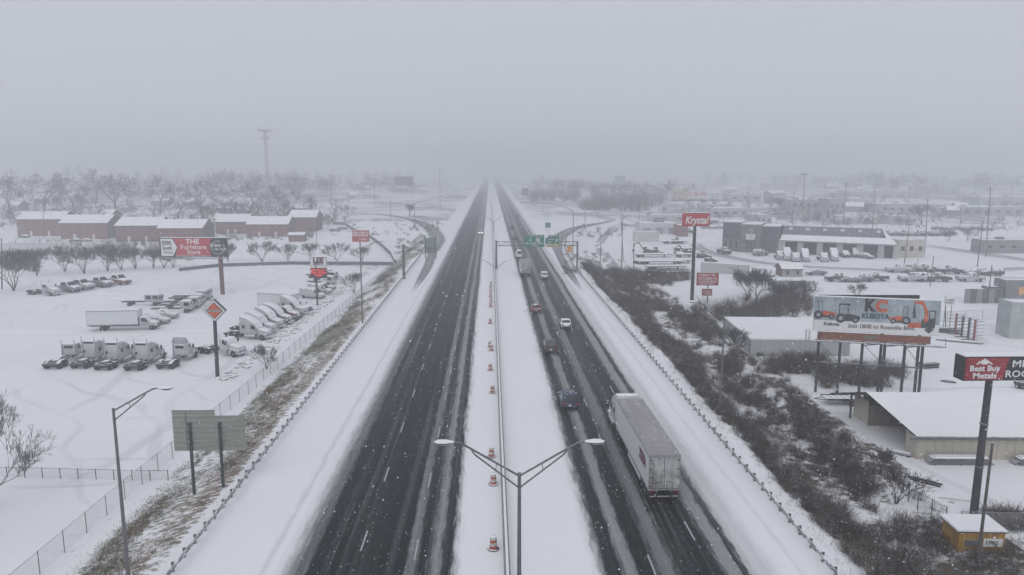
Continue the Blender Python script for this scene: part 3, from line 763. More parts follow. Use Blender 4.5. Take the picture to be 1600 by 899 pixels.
def tractor(name, label, body, kind='high', cat='truck', group=None, rim=M_RIM):
    """a conventional semi tractor, with a tall sleeper, a flat-topped sleeper or a day cab"""
    o = tag(empty(name), label, cat, group)
    f = MB()
    for s in (-1, 1): f.box((-1.1, s * .42, .88), (7.6, .1, .26))
    for x in (-4.6, -3.6, -2.4, -.8): f.box((x, 0, .88), (.12, .9, .2))
    f.build('frame', M_FRAME, o)
    rear = {'high': -1.9, 'flat': -1.9, 'day': -.2}[kind]
    top = {'high': 3.95, 'flat': 3.55, 'day': 2.75}[kind]
    if kind == 'high': prof = [(rear, 1.0), (1.35, 1.0), (1.42, 1.95), (.95, 2.75), (.2, 3.35), (-.8, top - .12), (-1.6, top), (rear, top - .05)]
    elif kind == 'flat': prof = [(rear, 1.0), (1.35, 1.0), (1.4, 1.95), (1.05, 2.7), (.5, 2.95), (-.3, top - .2), (-.7, top), (rear, top)]
    else: prof = [(rear, 1.0), (1.35, 1.0), (1.4, 1.95), (1.05, 2.65), (.8, top), (rear, top)]
    W = 1.18
    hw = lambda x, z: W - (.1 if x > 1 else 0) - .12 * max(0, z - 2.6)
    MB().shell(prof, hw).build('cab', body, o, bevel=.09, smooth_angle=45)
    hprof = [(1.38, .95), (3.15, .75), (3.25, 1.25), (3.05, 1.62), (1.42, 1.98)]
    hh = lambda x, z: 1.02 - .17 * max(0, x - 1.4) / 1.8
    MB().shell(hprof, hh).build('hood', body, o, bevel=.1, smooth_angle=45)
    for s in (-1, 1):
        fp = [(1.75, .62)] + [(2.35 + .64 * math.cos(t), .55 + .66 * math.sin(t)) for t in [math.pi * (1 - q / 6) for q in range(7)]] + [(2.95, .62)]
        MB().prism([(2.35 + .66 * math.cos(t), .5 + .7 * math.sin(t)) for t in [math.pi * q / 8 for q in range(9)]] + [(2.35 + .56 * math.cos(t), .5 + .58 * math.sin(t)) for t in [math.pi * (1 - q / 8) for q in range(9)]],
                   s * .98 - .2, s * .98 + .2).build('fender', body, o, smooth_angle=40)
        g = MB(); pts = [(.35, s * (hw(.35, 2) + .015), 1.95), (1.22, s * (W - .09), 1.95), (.98, s * (W - .1), 2.55), (.35, s * (hw(.35, 2.5) + .015), 2.6)]
        g.add(pts if s < 0 else pts[::-1], [(0, 1, 2, 3)]); g.build('side_window', M_GLASS, o)
        if kind != 'day':
            g = MB(); pts = [(-1.35, s * (W + .012), 1.95), (-.85, s * (W + .012), 1.95), (-.85, s * (W + .012), 2.5), (-1.35, s * (W + .012), 2.5)]
            g.add(pts if s < 0 else pts[::-1], [(0, 1, 2, 3)]); g.build('sleeper_window', M_GLASS, o)
        MB().box((3.05, s * .78, 1.08), (.26, .28, .26)).build('headlight', M_LAMPW, o, bevel=.03)
        MB().tube((-.9 if kind != 'day' else -.1, s * .98, .72), (1.1, s * .98, .72), .31, n=10).build('fuel_tank', M_CHROME, o, smooth_angle=40)
        MB().box((1.15, s * 1.42, 2.2), (.16, .22, .62)).tube((1.2, s * 1.05, 2.45), (1.15, s * 1.42, 2.45), .025).build('mirror', M_BLACK, o)
        if kind != 'high': MB().tube((rear - .12, s * .98, 1.0), (rear - .12, s * .98, top + .75), .075, n=8).build('exhaust_stack', M_CHROME, o)
        wheel(o, 2.35, s * 1.02, .5, .3, rim)
        for x in (-2.95, -4.2): wheel(o, x, s * .93, .5, .58, rim)
        MB().prism([(-3.55 + 1.3 * math.cos(t), .58 + .62 * math.sin(t)) for t in [math.pi * q / 6 for q in range(1, 6)]] + [(-3.55 + 1.24 * math.cos(t), .54 + .6 * math.sin(t)) for t in [math.pi * q / 6 for q in range(5, 0, -1)]], s * .93 - .28, s * .93 + .28).build('mud_guard', M_FRAME, o) if kind == 'day' else None
    g = MB(); k = lambda a, b, t: (a[0] + (b[0] - a[0]) * t, a[1] + (b[1] - a[1]) * t)
    a, b = (1.42, 1.95), ((.95, 2.75) if kind == 'high' else (1.05, 2.68))
    cross_glass(g, k(a, b, .06), k(a, b, .92), hw, .1, (.03, .01)); g.build('windshield', M_GLASSS, o)
    MB().box((3.22, 0, 1.25), (.1, .9, .62)).build('grille', M_CHROME, o, bevel=.02)
    MB().box((3.3, 0, .62), (.26, 2.3, .36)).build('bumper', M_CHROME if body is not P_MAROON else M_BLACK, o, bevel=.05)
    MB().box((-3.4, 0, 1.12), (1.1, .9, .12)).box((-3.9, 0, 1.1), (.5, .5, .1)).build('fifth_wheel', M_FRAME, o)
    MB().box((-5.0, 0, .75), (.1, 2.2, .3)).build('rear_bumper', M_FRAME, o)
    if kind == 'flat':
        MB().box((rear - .012, 0, 3.32), (.03, 1.5, .3)).build('rear_vent', M_BLACK, o)
        MB().box((rear - .014, .75, 2.0), (.03, .35, .4)).build('hose_board', M_BLACK, o)
    elif kind == 'day':
        MB().box((rear - .012, 0, 2.25), (.03, 1.3, .4)).build('rear_window', M_GLASS, o)
    else:
        MB().box((rear - .14, 0, 2.6), (.3, 1.9, .1)).build('air_lines', M_BLACK, o)
    return o
M_TRAIL = pm('trailer_skin', (.62, .64, .66), .4, var=.08, scale=.8, dirt=.22, stretch=(1, 1, .2))
M_TROOF = pm('trailer_roof', (.30, .285, .29), .6, var=.12, scale=.5, snow=1.0, amount=.42, stretch=(.3, 1.5, 1))
M_TDOOR = pm('dirty_trailer_door', (.38, .39, .39), .5, var=.4, scale=1.1, dirt=.95)
M_STEEL = pm('galvanised_steel', (.33, .34, .35), .5, .5, var=.2)
M_LETR = pm('purple_red_print', (.16, .02, .05), .5)
def box_body(parent, x0, x1, z0, z1, W=1.28, skin=M_TRAIL, roof=M_TROOF, doors=True):
    """a box van body made of side panels, roof, doors and rails"""
    n = max(3, int((x1 - x0) / 1.22)); st = (x1 - x0) / n
    pm_ = MB().box((0, 0, 0), (st - .012, .05, z1 - z0 - .3)).mesh('side_panel', skin)
    for s in (-1, 1):
        for i in range(n): link('side_panel', pm_, parent, (x0 + st * (i + .5), s * (W - .02), (z0 + z1) / 2))
        MB().box(((x0 + x1) / 2, s * (W - .01), z1 - .07), (x1 - x0, .1, .14)).build('top_rail', M_STEEL if skin is M_TRAIL else skin, parent)
        MB().box(((x0 + x1) / 2, s * (W - .01), z0 + .07), (x1 - x0, .1, .16)).build('bottom_rail', M_STEEL if skin is M_TRAIL else skin, parent)
    MB().box(((x0 + x1) / 2, 0, z1 + .005), (x1 - x0, 2 * W - .14, .03)).build('roof', roof, parent)
    MB().box(((x0 + x1) / 2, 0, z0 + .06), (x1 - x0 - .02, 2 * W - .14, .1)).build('floor', M_FRAME, parent)
    MB().box((x1 - .03, 0, (z0 + z1) / 2), (.06, 2 * W - .12, z1 - z0 - .06)).build('front_wall', skin, parent)
    MB().box((x0 - .02, 0, z1 - .07), (.1, 2 * W, .16)).box((x0 - .02, 0, z0 + .05), (.1, 2 * W, .14)).box((x0 - .02, W - .05, (z0 + z1) / 2), (.1, .1, z1 - z0 - .3)).box((x0 - .02, -W + .05, (z0 + z1) / 2), (.1, .1, z1 - z0 - .3)).build('rear_frame', M_STEEL, parent)
    if doors:
        for s in (-1, 1):
            d = MB().box((x0 - .01, s * W * .47, (z0 + z1) / 2), (.06, W * .9, z1 - z0 - .3)).build('rear_door', M_TDOOR, parent)
            for hz_ in (.12, .38, .62, .88): MB().box((x0 - .05, s * (W - .16), z0 + (z1 - z0) * hz_), (.06, .22, .09)).build('hinge', M_FRAME, d)
            MB().box((x0 - .09, s * .46, z0 + .75), (.04, .4, .06)).build('lock_handle', M_FRAME, d)
            MB().tube((x0 - .06, s * .2, z0 + .05), (x0 - .06, s * .2, z1 - .1), .022).tube((x0 - .06, s * .72, z0 + .05), (x0 - .06, s * .72, z1 - .1), .022).build('lock_rod', M_CHROME, d)
def semi_trailer(name, label, length=14.6, group=None, letters=None):
    """origin under the rear doors, +x forward"""
    o = tag(empty(name), label, 'trailer', group)
    box_body(o, 0, length, 1.15, 4.1)
    f = MB()
    for s in (-1, 1): f.box((2.6, s * .5, .95), (4.6, .12, .26))
    f.box((2.6, 0, .95), (.2, 1.0, .2)).build('underframe', M_FRAME, o); MB().box((length - 2, 0, 1.06), (3.2, 1.2, .12)).build('coupler_plate', M_FRAME, o)
    for x in (1.3, 2.6):
        for s in (-1, 1): wheel(o, x, s * .96, .5, .56)
    for s in (-1, 1):
        MB().box((length - 3.2, s * .8, .65), (.14, .14, 1.0)).build('landing_leg', M_FRAME, o)
        MB().box((.35, s * 1.0, .62), (.03, .55, .6)).build('mud_flap', M_BLACK, o)
        MB().box((-.05, s * .95, 1.06), (.06, .3, .1)).build('tail_light', M_LAMPR, o)
        MB().box((6.2, s * 1.18, .78), (5.4, .04, .62)).build('side_skirt', M_TRAIL, o)
    MB().box((-.02, 0, .55), (.1, 2.3, .12)).box((-.02, .6, .8), (.1, .1, .5)).box((-.02, -.6, .8), (.1, .1, .5)).build('rear_guard', M_FRAME, o)
    return o
def box_truck(name, label, length, body, skin, group=None, W=1.25, roof=M_CAP):
    """a cab with a cargo box, origin mid-wheelbase"""
    o = tag(empty(name), label, 'truck', group)
    x1 = 1.7; x0 = x1 - length
    box_body(o, x0, x1, 1.1, 3.75, W, skin, roof)
    MB().box(((x0 + x1) / 2 + .8, .4, .85), (length + 1.4, .1, .24)).box(((x0 + x1) / 2 + .8, -.4, .85), (length + 1.4, .1, .24)).build('frame', M_FRAME, o)
    hw = lambda x, z: 1.08 - .1 * max(0, z - 1.8) - .06 * max(0, x - 3.2)
    MB().shell([(1.85, .8), (3.35, .8), (3.4, 1.6), (3.0, 2.35), (2.7, 2.5), (1.85, 2.5)], hw).build('cab', body, o, bevel=.08, smooth_angle=45)
    MB().shell([(3.36, .75), (4.75, .62), (4.85, 1.05), (4.7, 1.35), (3.4, 1.66)], lambda x, z: 1.0 - .1 * (x - 3.3)).build('hood', body, o, bevel=.09, smooth_angle=45)
    g = MB(); cross_glass(g, (3.38, 1.64), (3.04, 2.28), hw, .08, (.03, .01)); g.build('windshield', M_GLASSS, o)
    for s in (-1, 1):
        g = MB(); pts = [(2.2, s * (hw(2.2, 1.6) + .014), 1.6), (3.2, s * (hw(3.2, 1.6) + .014), 1.6), (2.92, s * (hw(2.9, 2.2) + .014), 2.25), (2.2, s * (hw(2.2, 2.2) + .014), 2.25)]
        g.add(pts if s < 0 else pts[::-1], [(0, 1, 2, 3)]); g.build('side_window', M_GLASS, o)
        MB().box((4.72, s * .75, .95), (.16, .26, .2)).build('headlight', M_LAMPW, o)
        MB().box((3.2, s * 1.35, 1.75), (.12, .2, .45)).build('mirror', M_BLACK, o)
        MB().box((x0 - .03, s * .9, .95), (.06, .3, .14)).build('tail_light', M_LAMPR, o)
        wheel(o, 3.95, s * .98, .46, .28); wheel(o, x0 + length * .28, s * .9, .46, .52)
    MB().box((4.85, 0, .6), (.18, 2.1, .28)).build('bumper', M_BLACK, o, bevel=.03)
    MB().box((4.82, 0, 1.0), (.08, .8, .4)).build('grille', M_BLACK, o)
    return o
def cab_chassis(name, label, body, group=None, double=False, chassis=5.2):
    """a bare cab-over truck with a long empty frame behind it"""
    o = tag(empty(name), label, 'truck', group)
    hw = lambda x, z: 1.05 - .06 * max(0, z - 1.6)
    x0 = .1 if not double else -.9
    MB().shell([(x0, .8), (2.2, .75), (2.3, 1.35), (2.05, 2.35), (1.8, 2.5), (x0, 2.5)], hw).build('cab', body, o, bevel=.08, smooth_angle=45)
    g = MB(); cross_glass(g, (2.29, 1.42), (2.07, 2.28), hw, .08, (.03, .01)); g.build('windshield', M_GLASSS, o)
    for s in (-1, 1):
        for a, b in (((.9, 1.9),) if not double else ((.9, 1.9), (-.5, .5))):
            g = MB(); pts = [(a, s * (hw(0, 1.5) + .014), 1.5), (b, s * (hw(0, 1.5) + .014), 1.5), (b, s * (hw(0, 2.2) + .014), 2.2), (a, s * (hw(0, 2.2) + .014), 2.2)]
            g.add(pts if s < 0 else pts[::-1], [(0, 1, 2, 3)]); g.build('side_window', M_GLASS, o)
        wheel(o, 1.2, s * .92, .42, .26); wheel(o, -chassis * .68, s * .86, .42, .48)
        MB().box((2.28, s * .78, .85), (.1, .28, .18)).build('headlight', M_LAMPW, o)
        MB().box((-chassis / 2 + .5, s * .4, .8), (chassis + 1, .1, .22)).build('frame_rail', M_FRAME, o)
        MB().box((2.2, s * 1.25, 1.8), (.1, .18, .4)).build('mirror', M_BLACK, o)
    MB().box((2.3, 0, .55), (.16, 2.05, .26)).build('bumper', M_BLACK, o, bevel=.03)
    for x in (-chassis + .1, -chassis * .5): MB().box((x, 0, .82), (.12, .9, .18)).build('cross_member', M_FRAME, o)
    return o
def put(o, px, py, hd, back=0.):
    """stand a vehicle on the ground at a pixel, heading hd degrees (0 = to the right, 90 = away)"""
    p = G(px, py); o.location = p; o.rotation_euler = (0, 0, R(hd)); return o
def onroad(o, px, py, hd=90):
    p = at(px, py, .02); o.location = p; o.rotation_euler = (0, 0, R(hd)); return o

# ---- on the highway
p = at(1039, 712, 4.1)
TRX, TRY = p.x, p.y
tr = semi_trailer('semi_trailer', 'long white box trailer with dirty rear doors hauled along the right lanes')
tr.location = (TRX, TRY, .02); tr.rotation_euler = (0, 0, R(90.4))
tk = tractor('hauling_tractor', 'white semi tractor pulling the long box trailer', P_WHITE, 'high')
tk.scale = (1.02, 1.09, 1.07); tk.location = (TRX - .12, TRY + 14.6 + 2.75, .02); tk.rotation_euler = (0, 0, R(90.4))
TEXTS = []
def text(body, parent, loc, size, mat, w=None, rot=(math.pi / 2, 0, 0), bold=.012, align='CENTER', h=None, shear=0, name='lettering', space=1.):
    cu = bpy.data.curves.new('lettering', 'FONT'); cu.body = body; cu.size = size; cu.align_x = align; cu.align_y = 'CENTER'
    cu.extrude = .008; cu.offset = bold * size; cu.shear = shear; cu.resolution_u = 2; cu.space_character = space
    cu.materials.append(mat)
    o = bpy.data.objects.new(name, cu); COL.objects.link(o); o.location = loc; o.rotation_euler = rot
    if parent is not None: setpar(o, parent)
    TEXTS.append((o, w, h)); return o
text('XTRA', tr, (2.3, 1.33, 3.0), 1.35, M_LETR, 2.5, (math.pi / 2, 0, math.pi), .03)
text('XTRA', tr, (2.3, -1.33, 3.0), 1.35, M_LETR, 2.5, (math.pi / 2, 0, 0), .03)
onroad(car('suv', 'suv', P_BLUE, 'dark blue SUV in the left lane ahead of the big trailer', lit='rear'), 887, 633)
onroad(car('pickup_truck', 'suv', P_DARK, 'black boxy SUV with snow on its back between the blue SUV and the red car', lit='rear'), 859, 548)
onroad(car('sedan', 'sedan', P_WCAR, 'white sedan in the middle lane right of the black SUV', lit='rear'), 883, 511)
onroad(car('sedan', 'sedan', P_RED, 'dark red sedan in the left lane behind the white box truck', lit='rear'), 837, 487)
onroad(car('suv', 'suv', P_WCAR, 'white SUV beside the white box truck under the green signs', lit='rear'), 850, 435)
bt = onroad(box_truck('box_truck', 'white box truck with a patched rear door driving away near the green signs', 7.8, P_WHITE, M_TRAIL, roof=M_TROOF), 818, 428); bt.location.x = 8.75
onroad(car('van', 'van', P_WCAR, 'white van just ahead of the driving box truck', cat='van'), 811, 403)
onroad(car('sedan', 'sedan', P_DARK, 'faint dark car far up the right lanes, leading the group'), 808, 339)
onroad(car('sedan', 'sedan', P_DARK, 'faint dark car in the left lane above the green signs'), 800, 358)
onroad(car('sedan', 'sedan', P_DARK, 'faint dark car just above the sign gantry'), 805, 374)
onroad(car('sedan', 'sedan', P_WCAR, 'oncoming white car with lit headlights on the left carriageway', lit='front'), 751, 366, -90)

# ---- the truck dealer's lot
rowhd = math.degrees(heading((247, 580), (284, 560)))
ROW = [(84, 577, 'flat', .95, 'low-roofed tractor with twin stacks, leftmost of the five parked in a row'), (123, 578, 'flat', 1, 'second of five snowy tractors parked in a row seen from behind'), (163, 579, 'flat', 1, 'middle one of five snowy tractors parked in a row'),
       (208, 581, 'flat', 1, 'fourth of five snowy tractors parked in a row'), (256, 579, 'day', 1, 'day-cab tractor with a grey roof fairing at the right end of the five')]
for px, py, kind, s, lb in ROW:
    k = 'day' if 'leftmost' in lb else kind
    t = tractor('parked_tractor', lb, P_WHITE if 'leftmost' not in lb else P_LOTW, k, group='tractors parked in a row of five')
    hj = rowhd + rng.uniform(-4, 4); d = Vector((math.cos(R(hj)), math.sin(R(hj)), 0)); t.location = G(px - 2, py) + d * (4.6 + rng.uniform(-.5, .5)); t.rotation_euler = (0, 0, R(hj))
    if 'fairing' in lb: MB().shell([(-.15, 2.78), (.7, 2.78), (.5, 3.2), (-.05, 3.85), (-.2, 3.85)], lambda x, z: 1.0).build('roof_fairing', P_SILV, t, bevel=.05, smooth_angle=45)
ch = math.degrees(heading((368, 527), (421, 531)))
COLM = [(354, 554, 'day', P_WHITE, 'white day-cab tractor standing alone beside the diamond sign'), (396, 529, 'high', P_SILV, 'silver high-roof sleeper tractor, nearest in the line by the rocks'), (404, 520, 'high', P_WHITE, 'white high-roof tractor second in the line by the rocks'),
        (418, 512, 'high', P_SILV, 'silver tractor third in the line by the rocks, front wheel showing'), (430, 506, 'high', P_GREY, 'grey tractor fourth in the line by the rocks'), (444, 500, 'day', P_MAROON, 'maroon day-cab tractor in the line by the rocks'),
        (456, 492, 'high', P_SILV, 'silver high-roof tractor standing behind the maroon one')]
for px, py, kind, body, lb in COLM:
    put(tractor('parked_tractor', lb, body, kind, group='tractors parked along the rock strip'), px, py, ch + rng.uniform(-5, 5))
put(box_truck('box_truck', 'white box truck standing between the silver tractors and the white van', 8.2, P_LOTW, M_TRAIL, 'box trucks on the dealer lot'), 452, 487, ch)
put(car('cargo_van', 'van', P_LOTW, 'white cargo van parked under the red message board', cat='van'), 488, 466, ch)
for i, (px, py, kind) in enumerate([(500, 459, 'van'), (506, 453, 'pickup')]):
    put(car('van' if i == 0 else 'pickup_truck', kind, P_LOTW, ['white van parked right behind the cargo van', 'white pickup parked third behind the red message board'][i], cat='van' if i == 0 else 'pickup'), px, py, ch)
for i, (px, py, bd) in enumerate([(510, 446, P_LOTW), (514, 439, P_LOTD), (506, 435, P_LOTW)]):
    put(cab_chassis('chassis_truck', ['snowy cab-chassis truck behind the red message board', 'dark cab-chassis truck at the far end of the line by the rocks', 'last snowy cab-chassis truck near the lot wall'][i], bd, 'cab-chassis trucks by the lot wall'), px, py, ch)
mh = math.degrees(heading((150, 515), (235, 513)))
put(box_truck('box_truck', 'long white box truck parked across the middle of the dealer lot', 8.6, P_LOTW, M_TRAIL, 'box trucks on the dealer lot'), 205, 515, mh)
MID = [(240, 506, 'pickup', 'snowy white pickup next to the long parked box truck'), (254, 498, 'pickup', 'second snowy pickup up the line from the parked box truck')]
for px, py, k, lb in MID: put(car('pickup_truck', k, P_LOTW, lb, glass=M_GLASSS, cat='pickup'), px, py, mh - 6)
CH = [(284, 488, False, 'white cab-over chassis truck, first of the line above the pickups'), (296, 482, False, 'white cab-over chassis truck, second of the line above the pickups'), (302, 477, False, 'white cab-over chassis truck, third of the line above the pickups'),
      (308, 471, False, 'white cab-over chassis truck, fourth of the line above the pickups'), (314, 468, False, 'last white chassis truck of the line near the billboard post'), (236, 477, True, 'crew-cab chassis truck with a long bare frame left of the line')]
for px, py, dbl, lb in CH: put(cab_chassis('chassis_truck', lb, P_LOTW, 'white chassis trucks in the middle of the lot', dbl, 6.0), px, py, mh - 4)
bh = math.degrees(heading((150, 452), (190, 444)))
BACK = [(78, 461, 'box', P_LOTW, 'snowy truck with a tall cab shield at the left end of the back row'), (106, 456, 'pickup', P_LOTG, 'grey snowy pickup, second in the back row'), (126, 452, 'pickup', P_LOTW, 'white snowy pickup, third in the back row'),
        (156, 448, 'pickup', P_LOTG, 'snowy pickup, fourth in the back row below the shrubs'), (184, 444, 'pickup', P_LOTR, 'reddish snowy pickup at the right end of the back row')]
for px, py, k, bd, lb in BACK:
    t = put(tractor('parked_tractor', lb, bd, 'day'), px - 4, py, -20) if k == 'box' else put(car('pickup_truck', k, bd, lb, cat='pickup', group='pickups in the back row'), px, py, -24)
    if k != 'box': t.scale = (1.25, 1.25, 1.35)
# ---- cars far left by the apartments
for i, (px, py, bd) in enumerate([(38, 372, P_LOTD), (118, 378, P_LOTD), (134, 378, P_LOTG)]):
    put(car('parked_car', 'sedan', bd, ['dark parked car by the first apartment', 'dark parked car below the second apartment', 'grey parked car below the gap between apartment pairs'][i], M_GLASSS), px, py, 170)
for i, (px, py) in enumerate([(523, 362), (535, 359)]):
    put(car('parked_car', 'suv', P_LOTD, ['dark SUV parked under the ramp wall', 'second dark SUV parked under the ramp wall'][i], M_GLASSS), px, py, 15)
# ---- the lots on the right
base_cars = {k: car('parked_car', kd, bd, 'x', M_GLASSS) for k, kd, bd in (('dp', 'pickup', P_LOTD), ('ds', 'suv', P_LOTD), ('gs', 'sedan', P_LOTG), ('ws', 'suv', P_LOTG), ('wp', 'pickup', P_LOTW), ('wv', 'van', P_LOTW))}
FAR = [('wp', 1404, 426, -15, 'snowy pickup at the left end of the row of parked cars'), ('ws', 1425, 425, -15, 'second snowy vehicle in the upper row of parked cars'), ('ds', 1443, 424, -12, 'dark snowy SUV in the upper row of parked cars'), ('gs', 1463, 426, -15, 'grey snowy car fourth in the upper row'), ('dp', 1483, 428, -12, 'dark snowy pickup at the right end of the upper row'),
       ('wp', 1425, 440, -8, 'snowy pickup at the left end of the lower row of parked cars'), ('ws', 1445, 439, -8, 'snowy SUV in the middle of the lower row'), ('dp', 1464, 440, -8, 'dark pickup at the right end of the lower row'), ('wp', 1516, 440, -8, 'snowy pickup standing apart right of the rows'), ('gs', 1521, 430, -8, 'grey snowy car behind the lone pickup'), ('ds', 1550, 431, 175, 'dark car beside the wooden pole right of the rows'),
       ('dp', 1310, 440, 170, 'dark pickup at the left of the row above the long billboard'), ('gs', 1329, 441, 170, 'grey car second in the row above the long billboard'), ('ws', 1347, 440, 170, 'snowy SUV third in the row above the long billboard'), ('dp', 1366, 439, 170, 'dark pickup at the right of the row above the long billboard'),
       ('dp', 1131, 397, 100, 'dark pickup at the stone entrance of the dealership'), ('ws', 1188, 400, 20, 'snowy car in front of the dark office block'), ('ds', 1320, 402, -100, 'dark SUV parked at the open bays'), ('wv', 1334, 401, -100, 'white van parked at the open bays'), ('gs', 1352, 404, -60, 'grey car parked right of the white van by the bays'),
       ('gs', 1275, 430, 175, 'low grey vehicle under snow left of the parked rows'), ('dp', 1074, 365, 20, 'hazy dark pickup behind the fast food sign'), ('gs', 1104, 358, 10, 'hazy grey car right of the fast food sign'), ('gs', 1122, 358, 10, 'second hazy grey car right of the fast food sign')]
FAR += [('gs', 1180 + 9 * i, 336 - (i % 3), 5, '%s hazy car from the left in the far lot behind the dealership' % ORD[i]) for i in range(6)]
FAR += [('dp' if i % 3 else 'ws', 1390 + 11.5 * i, 368 + (i % 2), -8, '%s hazy vehicle from the left along the street behind the cream building' % ORD[i]) for i in range(9)]
FAR += [('gs' if i % 2 else 'ds', 1090 + 8 * i, 348 + (i % 3), 0, '%s hazy car from the left in the lot behind the tall restaurant sign' % ORD[i]) for i in range(4)]
FAR += [('ds', 1465 + 15 * i, 360 + (i % 2), -8, '%s hazy vehicle from the left in the far lot above the round shrubs' % ORD[i]) for i in range(6)]
for i, (k, px, py, hd, lb) in enumerate(FAR):
    p = G(px, py); clone(base_cars[k], p, R(hd), lb, 'snowed-in vehicles on the right lots', (1.15, 1.15, 1.3))
for o in base_cars.values(): drop(o)
bayt = [(1218, 405), (1229, 406), (1242, 408), (1257, 408), (1286, 408), (1302, 407)]
for i, (px, py) in enumerate(bayt):
    t = tractor('parked_tractor', '%s semi tractor from the left facing out of the dealership bays' % ORD[i], [P_GREY, P_SILV, P_LOTW][i % 3], ['day', 'high'][i % 2], group='tractors at the dealership bays')
    put(t, px, py, -104)
# ------------------------------------------------------------------ guardrails, barrier, fences
M_GALV = pm('guardrail_steel', (.24, .25, .26), .45, .5, var=.25, scale=1.5, snow=.6, amount=.5)
M_POST = pm('dark_post', (.085, .08, .075), .85, var=.3, snow=.8, amount=.5)
M_CONC = pm('barrier_concrete', (.26, .26, .26), .85, var=.2, scale=1.2, snow=.75, amount=.6, dirt=.3)
def guardrail(name, label, line, side):
    """w-beam rails in 3.8 m lengths on dark posts; side = +1 when the posts stand on the right"""
    o = tag(empty(name, (0, 0, 0)), label, 'guardrail')
    post = MB().box((0, 0, .32), (.12, .17, .9)).box((0, 0, .785), (.125, .175, .04), m=1).mesh('post', [M_POST, M_CAP])
    block = MB().box((0, 0, .58), (.16, .12, .32)).mesh('block', M_POST)
    pts = [Vector(p) for p in line]; acc = 0; nxt = 0; a = pts[0]
    L = 1.905; out = [pts[0]]; cur = pts[0]; i = 1
    while i < len(pts):
        d = pts[i] - cur
        if d.length < L: i += 1; continue
        cur = cur + d.normalized() * L; out.append(cur)
    for k, p in enumerate(out):
        q = out[min(k + 1, len(out) - 1)] if k + 1 < len(out) else p; dv = (q - p) if k + 1 < len(out) else (p - out[k - 1])
        ang = math.atan2(dv.y, dv.x) - math.pi / 2
        n = Vector((math.cos(ang), math.sin(ang), 0)) * side
        link('post', post, o, p + n * .26, (0, 0, ang)); link('spacer_block', block, o, p + n * .12, (0, 0, ang))
    for k in range(0, len(out) - 1, 2):
        a, b = out[k], out[min(k + 2, len(out) - 1)]
        m = MB(); dv = (b - a).normalized(); n = Vector((dv.y, -dv.x, 0))
        prof = [(.0, .42), (-.07, .48), (0, .56), (0, .62), (-.07, .70), (0, .78), (.03, .78), (-.03, .70), (.03, .6), (.03, .58), (-.03, .48), (.03, .42)]
        vs = [p + n * (x * side) + Vector((0, 0, z)) for p in (a, b) for x, z in prof]; c = len(prof)
        m.add(vs, [(j, (j + 1) % c, c + (j + 1) % c, c + j) for j in range(c)])
        m.build('rail', M_GALV, o)
    return o
guardrail('left_guardrail', 'steel guardrail on dark posts along the grassy left bank', [(-21.3, 41, 0), (-21.3, 225, 0), (-22.6, 262, 0), (-26, 292, 0)], -1)
guardrail('right_guardrail', 'steel guardrail on dark posts along the thicket on the right', [(22.7, 41, 0), (22.5, 200, 0), (24.6, 244, 0), (30, 290, 0), (39.5, 328, 0), (64, 376, 0)], 1)
bar = tag(empty('median_barrier'), 'thin snow-capped concrete barrier down the middle of the highway', 'barrier')
seg = MB().prism([(-.22, 0), (.22, 0), (.2, .08), (.1, .25), (.07, .72), (-.07, .72), (-.1, .25), (-.2, .08)], -3.02, 3.02).mesh('barrier_section', M_CONC)
cap = MB().prism([(-.09, .70), (.09, .70), (.075, .755), (-.075, .76)], -3.04, 3.04).mesh('snow_ridge', M_CAP)
for i in range(100):
    s = link('barrier_section', seg, bar, (1.04, 32 + 6.09 * i, 0)); link('snow_ridge', cap, s)
# traffic drums
M_ORANGE = pm('drum_orange', (.34, .07, .03), .5, var=.15, snow=.8, amount=.6, dirt=.3)
M_WHITEB = pm('drum_white', (.45, .45, .45), .5, snow=.75, amount=.6, dirt=.2)
def drum_proto():
    o = empty('traffic_drum')
    MB().lathe([(.29, .06), (.285, .3), (.275, .31), (.27, .55), (.262, .56), (.255, .78), (.245, .79), (.235, 1.02)], 14, ms=[0, 0, 1, 1, 0, 0, 1]).build('body', [M_ORANGE, M_WHITEB], o, smooth_angle=40)
    MB().lathe([(.46, 0), (.45, .07), (.3, .09)], 14).build('rubber_base', M_TYRE, o)
    MB().lathe([(.24, 1.02), (.2, 1.09), (.08, 1.12)], 12).build('snow_cap', M_CAP, o)
    MB().box((0, 0, 1.1), (.22, .04, .1)).build('handle', M_BLACK, o)
    return tag(o, 'x', 'traffic drum')
dp = drum_proto()
DR = [(771, 858), (771, 757), (768, 714), (769.5, 614), (766, 579), (767.5, 548), (765.5, 543), (766, 506), (766.5, 480), (767, 473), (766.5, 465), (766.5, 458), (766.5, 452), (767, 446)]
for i, (px, py) in enumerate(DR):
    clone(dp, at(px, py, .01), rng.uniform(0, 6), '%s orange and white drum up the snowy median from the street lamp' % ORD[i], 'traffic drums along the median', .95)
drop(dp)
